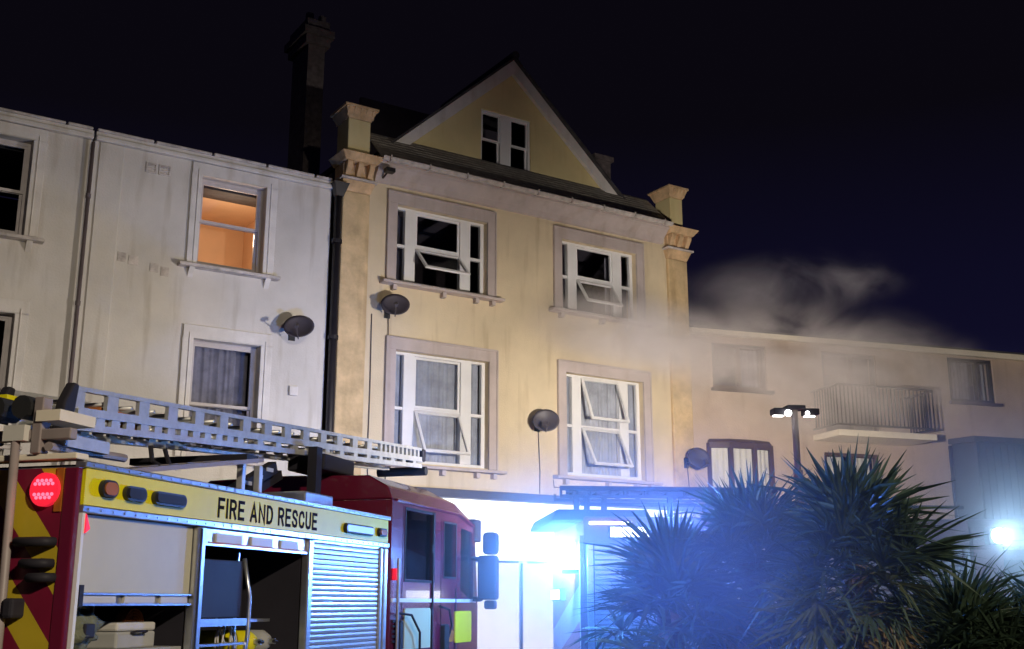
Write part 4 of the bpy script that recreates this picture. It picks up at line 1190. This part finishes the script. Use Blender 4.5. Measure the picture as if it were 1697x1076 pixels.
# ------------------------------------------------------------------ second fire engine, broadside, behind the palms
T2A = R(6)
T2P = Vector((.82, 13.0, 0))
t2 = empty('fire_engine', T2P, T2A, 'fire engine parked broadside behind the palms with its rear blue beacon glaring', 'fire engine', 'fire engines in the street')
MB().box(0, 4.6, .02, W, .45, 2.72).build('body', 'truck_dark', t2, bevel=.03)
for (a, b) in ((.12, 1.4), (1.5, 3.0), (3.1, 4.5)):
    q = MB(); z = .8
    while z < 2.35:
        q.prism([(a, .018, z), (a, -.012, z + .01), (a, -.012, z + .042), (a, .018, z + .052)], [(b, .018, z), (b, -.012, z + .01), (b, -.012, z + .042), (b, .018, z + .052)]); z += .055
    tag(q.build('roller_shutter', 'shutter_silver', t2), kind='stuff')
for x in (.03, 1.42, 3.02, 4.52): MB().box(x, x + .07, -.03, .018, .7, 2.4).build('locker_post', 'aluminium', t2, bevel=.008)
MB().box(.0, 4.6, -.015, .019, 2.42, 2.70).build('side_band', 'truck_dark', t2)
MB().box(-.03, -.001, .1, W - .1, .6, 2.45).build('rear_panel', 'chevron_white_red', t2)
MB().box(-.045, -.0, .02, .10, .6, 2.5).build('rear_corner', 'truck_red', t2)
MB().box(-.05, -.046, .035, .06, .6, 2.4).build('corner_stripe', 'upvc', t2)
MB().prism([(-.36, .05, 2.67), (.75, .05, 2.67), (.75, .05, 2.80), (-.30, .05, 2.80)], [(-.36, 2.2, 2.67), (.75, 2.2, 2.67), (.75, 2.2, 2.80), (-.30, 2.2, 2.80)]).build('roof_box', 'dark_plastic', t2, bevel=.02)
MB().box(-.02, 4.6, .04, .08, 2.84, 2.88).build('roof_rail', 'dark_plastic', t2)
for x in (-.1, .02, .22, 1.0, 1.9, 2.9): MB().box(x, x + .06, .04, .1, 2.72 if x > .76 else 2.80, 2.95).build('rail_post', 'dark_plastic', t2)
st = MB().box(.06, .55, -.045, -.016, 2.625, 2.655).build('strip_light', 'work_white', t2)
sl_ = MB().frame(.28, .76, 2.47, 2.605, .012, -.09, -.016).build('scene_light', 'dark_plastic', t2)
for k in range(11):
    x = .30 + k * .041
    MB().prism([(x, -.07, 2.483), (x + .03, -.07, 2.483), (x + .012, -.07, 2.592), (x - .012, -.07, 2.592)], [(x, -.03, 2.483), (x + .03, -.03, 2.483), (x + .012, -.03, 2.592), (x - .012, -.03, 2.592)]).build('light_cell', 'work_white', sl_)
# rear beacon and rear work lamp
bc = MB().disc((-.12, .18, 2.08), (0, 0, 1), .11, .05, 20).build('beacon', 'dark_plastic', t2)
MB().disc((-.12, .18, 2.131), (0, 0, 1), .10, .2, 20, .085).build('beacon_lens', 'blue_led', bc, smooth=True)
MB().box(-.1, -.02, 1.25, 2.0, 1.78, 1.93).build('work_lamp', 'dark_plastic', t2, bevel=.01)
MB().box(-.112, -.101, 1.3, 1.95, 1.80, 1.91).build('work_lamp_lens', 'work_white', t2.children[-1])
R2 = Matrix.Rotation(T2A, 3, 'Z')
light('beacon_light', T2P + R2 @ Vector((-.30, .02, 2.24)), BEACON_P[0], (.09, .36, 1), .07)
light('beacon_beam', T2P + R2 @ Vector((-.16, .40, 2.24)), BEACON_P[1], (.16, .34, 1), .07, spot=150, aim=(.1, 1, .15))
sb = MB().box(.92, 1.12, -.07, -.016, 2.44, 2.53).build('blue_fill', 'dark_plastic', t2, bevel=.01)  # unseen blue lamp, added to tint the palms and the haze
MB().box(.94, 1.10, -.078, -.071, 2.455, 2.515).build('blue_fill_lens', 'blue_strobe', sb)
light('blue_fill_light', T2P + R2 @ Vector((1.02, -.14, 2.50)), BLUE_FILL_P, (.12, .28, 1), .06, spot=168, aim=(-.1, -1, -.15))  # spot of the added blue lamp, aimed out at the palms
# round deck lamp on its side, seen through the fronds
dl = MB().disc((1.62, -.02, 2.36), (0, -1, 0), .10, .06, 20).build('deck_lamp', 'black_metal', t2)
MB().disc((1.62, -.085, 2.36), (0, -1, 0), .075, .01, 20).build('deck_lamp_lens', 'warm_lamp', dl)
# telescopic lighting mast
ms = MB().tube([(2.90, .9, 2.7), (2.90, .9, 3.3)], .06, 12).build('light_mast', 'post_grey', t2, smooth=True)
MB().tube([(2.90, .9, 3.3), (2.90, .9, 4.15)], .042, 12).build('mast_section', 'post_grey', ms, smooth=True)
MB().tube([(2.90, .9, 3.28), (2.90, .9, 3.38)], .062, 12).build('mast_collar', 'post_grey', ms, smooth=True)
MB().box(2.78, 3.02, .80, 1.0, 4.15, 4.20).build('mast_head', 'dark_plastic', ms, bevel=.01)
for (a, b, ang) in ((2.60, 2.79, 12), (3.01, 3.20, -12)):
    lh = MB().box(a, b, .80, .98, 4.08, 4.16).build('lamp_head', 'dark_plastic', ms, bevel=.012)
    MB().box(a + .03, b - .03, .90, .96, 4.068, 4.078).build('lamp_lens', 'white_lamp', lh)
MB().disc((2.76, .76, 4.09), (.3, -1, -.5), .042, .03, 14).build('lamp_bulb', 'white_lamp', ms)
MB().disc((3.02, .76, 4.09), (-.3, -1, -.5), .026, .03, 14).build('lamp_bulb', 'white_lamp', ms)
for (x_, az, pw, el) in ((2.68, 44, MAST_P[0], -19), (3.12, -36, MAST_P[1], -4)):
    a_, d_ = R(az), R(el)
    light('mast_light', T2P + R2 @ Vector((x_, 1.25, 4.0)), pw, (1, .90, .77), .12, spot=152, aim=(-math.sin(a_) * math.cos(d_), math.cos(a_) * math.cos(d_), math.sin(d_)))
# cab and the dazzling side flood light
before_ = set(t2.children)
cab_builder(t2, 4.65, 7.45, W, 'truck_dark')
for o in set(t2.children) - before_: o.location.z = -.32
fl2 = MB().box(4.78, 5.02, -.14, -.02, 2.42, 2.62).build('flood_light', 'dark_plastic', t2, bevel=.015)
MB().disc((4.90, -.145, 2.52), (0, -1, 0), .085, .012, 20).build('flood_light_lens', 'flood_led', fl2)
light('flood_light_lamp', T2P + R2 @ Vector((4.90, -.20, 2.52)), FLOOD_P, (.55, .82, 1), .06, spot=150, aim=(0, -1, -.05))
MB().box(.0, 7.4, .3, W - .3, .3, .44).build('chassis', 'rubber', t2)
for x in (1.5, 5.9): wheel(t2, x, .0, 1); wheel(t2, x, W, -1)
# ladder on its roof
l2 = empty('extension_ladder', T2P, T2A, 'dark ladder on the roof of the fire engine behind the palms', 'ladder')
for yy in (.12, .62):
    sg = MB().box(-.25 if yy < .5 else -.1, 2.35, yy, yy + .05, 3.025, 3.075).box(-.25, 2.35, yy, yy + .05, 2.94, 2.975).build('stile', 'dark_plastic', l2)
    for x in (-.25, -.06, .09, .33, .50, .53, .75, .78, 1.22, 1.30, 1.5, 1.75, 2.0, 2.3):
        MB().box(x, x + .025, yy + .005, yy + .045, 2.976, 3.024).build('web_plate', 'dark_plastic', sg)
for k in range(9):
    MB().tube([(-.1 + k * .28, .17, 3.0), (-.1 + k * .28, .62, 3.0)], .016, 8).build('rung', 'dark_plastic', l2)
hs = empty('hose_coil', T2P + R2 @ Vector((1.95, .7, 2.72)), T2A, 'dark hose heaped in loops on the roof behind the ladder', 'hose')
pts = []
for k in range(120):
    t = k / 120 * 2 * math.pi * 4
    pts.append((.34 * math.cos(t) * (1 - .1 * (k / 120)), .25 * math.sin(t), .06 + .32 * k / 120 + .06 * math.sin(t * 1.3)))
MB().tube(pts, .035, 8).build('hose_loops', 'rubber', hs, smooth=True)

# ------------------------------------------------------------------ fan palms in front
def frond_mesh(seed, m, nl=26, blade=.5, pet=.38):
    rnd = random.Random(seed)
    mb = MB()
    sag = rnd.uniform(.02, .08)
    mb.tube([(0, 0, 0), (pet * .5, 0, .012), (pet, 0, 0)], [.012, .009, .007], 5)
    for k in range(nl):
        a = R(-112 + 224 * k / (nl - 1)) + rnd.uniform(-.04, .04)
        L = blade * (.70 + .30 * math.cos(a * .62)) * rnd.uniform(.70, 1.12)
        d = Vector((math.cos(a), math.sin(a), 0))
        s = Vector((-math.sin(a), math.cos(a), 0))
        o = Vector((pet, 0, 0))
        w = .017 * rnd.uniform(.8, 1.15)
        bend = rnd.uniform(.03, .30) * (1 if rnd.random() < .75 else 2.4)
        lift = .22 * abs(math.sin(a))
        prev = None
        for i, (t, ww) in enumerate(((0, .35), (.35, 1.0), (.68, .8), (1, .06))):
            c = o + d * L * t + Vector((0, 0, lift * t - bend * t * t * L * 1.6 - sag * t))
            cur = (c - s * w * ww, c + Vector((0, 0, -.006 * ww)), c + s * w * ww)
            if prev:
                mb.poly([prev[0], prev[1], cur[1], cur[0]]); mb.poly([prev[1], prev[2], cur[2], cur[1]])
            prev = cur
    me = mb.mesh('frond', m)
    return me
FR = {m: [frond_mesh(i * 7 + j, m, nl=24 + i % 3 * 3, blade=.46 + .05 * (i % 3), pet=.30 + .06 * (i % 2)) for i in range(5)] for j, m in enumerate(('palm_green', 'palm_pale', 'palm_dead'))}
def palm(loc, h, scale, n, seed, label, dead=.15):
    rnd = random.Random(seed)
    p = empty('fan_palm', loc, rnd.uniform(0, 6), label, 'palm', 'fan palms by the road')
    tr = MB()
    z = 0; pts = []; rs = []
    while z < h:
        pts.append((.02 * math.sin(z * 3), .02 * math.cos(z * 2), z)); rs.append(.11 + .025 * (len(pts) % 2)); z += .09
    tr.tube(pts, rs, 10).build('trunk', 'bark', p)
    for k in range(n):
        f = (k + .5) / n
        el = 88 - 150 * f ** 1.05 + rnd.uniform(-15, 15)
        az = k * 137.5 + rnd.uniform(-16, 16)
        if f > 1 - dead: m = 'palm_dead' if rnd.random() < .6 else 'palm_pale'
        elif f > .62: m = 'palm_pale' if rnd.random() < .45 else 'palm_green'
        else: m = 'palm_green'
        o = bpy.data.objects.new('frond', rnd.choice(FR[m])); COL.objects.link(o); o.parent = p
        o.location = (.05 * math.cos(R(az)), .05 * math.sin(R(az)), h - .02 - .35 * f)
        o.rotation_euler = (Matrix.Rotation(R(az), 3, 'Z') @ Matrix.Rotation(R(-el), 3, 'Y') @ Matrix.Rotation(R(rnd.uniform(-35, 35)), 3, 'X')).to_euler()
        s = scale * rnd.uniform(.72, 1.2)
        o.scale = (s, s, s)
    return p
palm((2.78, 9.3, .16), 1.95, 1.05, 66, 1, 'largest fan palm, upright green spikes standing in front of the light mast')
palm((1.55, 11.2, .16), 1.55, 1.15, 62, 2, 'fan palm lit blue by the beacon, leftmost in the row', .1)
palm((2.35, 11.3, .16), 2.0, 1.1, 60, 3, 'fan palm in deep shade between the blue lit palm and the largest palm', .12)
palm((3.72, 9.8, .16), 1.22, 1.05, 62, 4, 'fan palm with pale drooping fronds under the dazzling white flood light', .35)
palm((4.75, 10.2, .16), 1.1, 1.05, 56, 5, 'low fan palm at the right end of the row', .3)

# ------------------------------------------------------------------ street lamp behind the camera (lights the near side)
sl0 = empty('street_lamp', (6.4, -5.0, 0), 0, 'tall street lamp behind the viewer lighting the near side of the street', 'street lamp')
MB().tube([(0, 0, 0), (0, 0, 4), (0, 0, 7.6), (.0, .5, 8.1), (.0, 1.3, 8.2)], [.09, .07, .05, .045, .04], 10).build('column', 'post_grey', sl0, smooth=True)
MB().box(-.14, .14, 1.2, 1.85, 8.14, 8.26).build('lantern', 'post_grey', sl0, bevel=.03)
light('street_lamp_light', (6.4, -3.4, 8.0), STREET_P, (1, .86, .66), .2, spot=76, aim=(-8.6, 11.8, -6.0))

# ------------------------------------------------------------------ smoke, and haze added for lens glow
def smoke(name, loc, rz, size, dens, scale, seed, stretch=(1, 1, 1), lo=.42, hi=.68, ry=0, power=1.0, g=-.3, col=(.97, .93, .94), taper=None):
    mb = MB().box(-1, 1, -1, 1, -1, 1)
    m = bpy.data.materials.new(name); m.use_nodes = True
    n, l = m.node_tree.nodes, m.node_tree.links
    n.clear()
    out = n.new('ShaderNodeOutputMaterial')
    pv = n.new('ShaderNodeVolumePrincipled')
    pv.inputs['Color'].default_value = (*col, 1)
    pv.inputs['Anisotropy'].default_value = g
    t = n.new('ShaderNodeTexCoord')
    # radial falloff
    ln = n.new('ShaderNodeVectorMath'); ln.operation = 'LENGTH'
    l.new(t.outputs['Object'], ln.inputs[0])
    fo = n.new('ShaderNodeMapRange'); fo.interpolation_type = 'SMOOTHERSTEP'
    fo.inputs['From Min'].default_value = 1.0; fo.inputs['From Max'].default_value = 0.0 if power >= 1 else .4
    l.new(ln.outputs['Value'], fo.inputs['Value'])
    mp = n.new('ShaderNodeMapping')
    mp.inputs['Scale'].default_value = [size[i] * stretch[i] for i in range(3)]
    mp.inputs['Location'].default_value = (seed, seed * .7, seed * .3)
    l.new(t.outputs['Object'], mp.inputs['Vector'])
    nz = n.new('ShaderNodeTexNoise')
    nz.inputs['Scale'].default_value = scale; nz.inputs['Detail'].default_value = 5; nz.inputs['Roughness'].default_value = .58
    nz.inputs['Distortion'].default_value = .7
    l.new(mp.outputs[0], nz.inputs['Vector'])
    mr = n.new('ShaderNodeMapRange')
    mr.inputs['From Min'].default_value = lo; mr.inputs['From Max'].default_value = hi
    l.new(nz.outputs['Fac'], mr.inputs['Value'])
    mu = n.new('ShaderNodeMath'); mu.operation = 'MULTIPLY'
    l.new(mr.outputs[0], mu.inputs[0]); l.new(fo.outputs[0], mu.inputs[1])
    mu2 = n.new('ShaderNodeMath'); mu2.operation = 'MULTIPLY'; mu2.inputs[1].default_value = dens
    l.new(mu.outputs[0], mu2.inputs[0])
    l.new(mu2.outputs[0], pv.inputs['Density'])
    l.new(pv.outputs[0], out.inputs['Volume'])
    M[name] = m
    o = mb.build(name, name)
    o.location = loc; o.scale = size; o.rotation_euler = (0, ry, rz)
    return tag(o, kind='stuff')
# thick drift from the upper right window across the flats
SM = 'smoke'
tag(smoke('smoke_plume', fac(10.9, -1.7, 6.65), R(23), (6.0, 1.6, 2.1), 2.3, .6, 3.1, stretch=(.7, 1, 1.1), lo=.37, hi=.74, col=(.84, .78, .78)), 'pale grey smoke drifting across the upper wall and roof edge of the brown flats', SM)
tag(smoke('smoke_cloud', fac(6.2, -.9, 7.15), FA, (3.3, .8, 1.15), 4.6, .75, 8.3, stretch=(.8, 1, 1), lo=.37, hi=.76, col=(.84, .80, .82)), 'thin smoke hanging below the upper right window of the yellow house', SM)
tag(smoke('smoke_wisp', fac(10.6, -1.2, 8.8), R(10), (3.6, 1.0, 1.0), .75, .9, 12.4, stretch=(.6, 1, .8), lo=.46, hi=.70, ry=-.12, col=(.84, .80, .86)), 'faint torn wisps of smoke rising above the roof edge of the brown flats', SM)
HZ = (.72, .82, 1)  # bluish glow put into the haze colour
tag(smoke('beacon_glow_haze', T2P + R2 @ Vector((.15, .0, 2.2)), T2A, (2.7, 2.0, 2.2), .36, .8, 1.0, lo=.0, hi=.5, g=0, col=HZ), 'thin tinted haze added for the lens glow around the rear beacon', 'haze')  # added volume, stands in for lens glow at the beacon
tag(smoke('palm_glare_veil', (1.55, 8.9, 1.95), 0, (2.1, 1.5, 1.6), .30, .9, 2.0, lo=.1, hi=.6, g=0, col=(.5, .68, 1)), 'thin blue tinted haze added as a lens glare veil in front of the left palms', 'haze')  # added volume, blue glare veil put into its colour
tag(smoke('lamp_glow_haze', T2P + R2 @ Vector((4.9, -.6, 2.5)), T2A, (2.9, 1.8, 2.5), .34, .8, 5.0, lo=.0, hi=.5, g=0, col=HZ), 'thin tinted haze added for the lens glow around the white flood light', 'haze')  # added volume, stands in for the flood light's lens glow
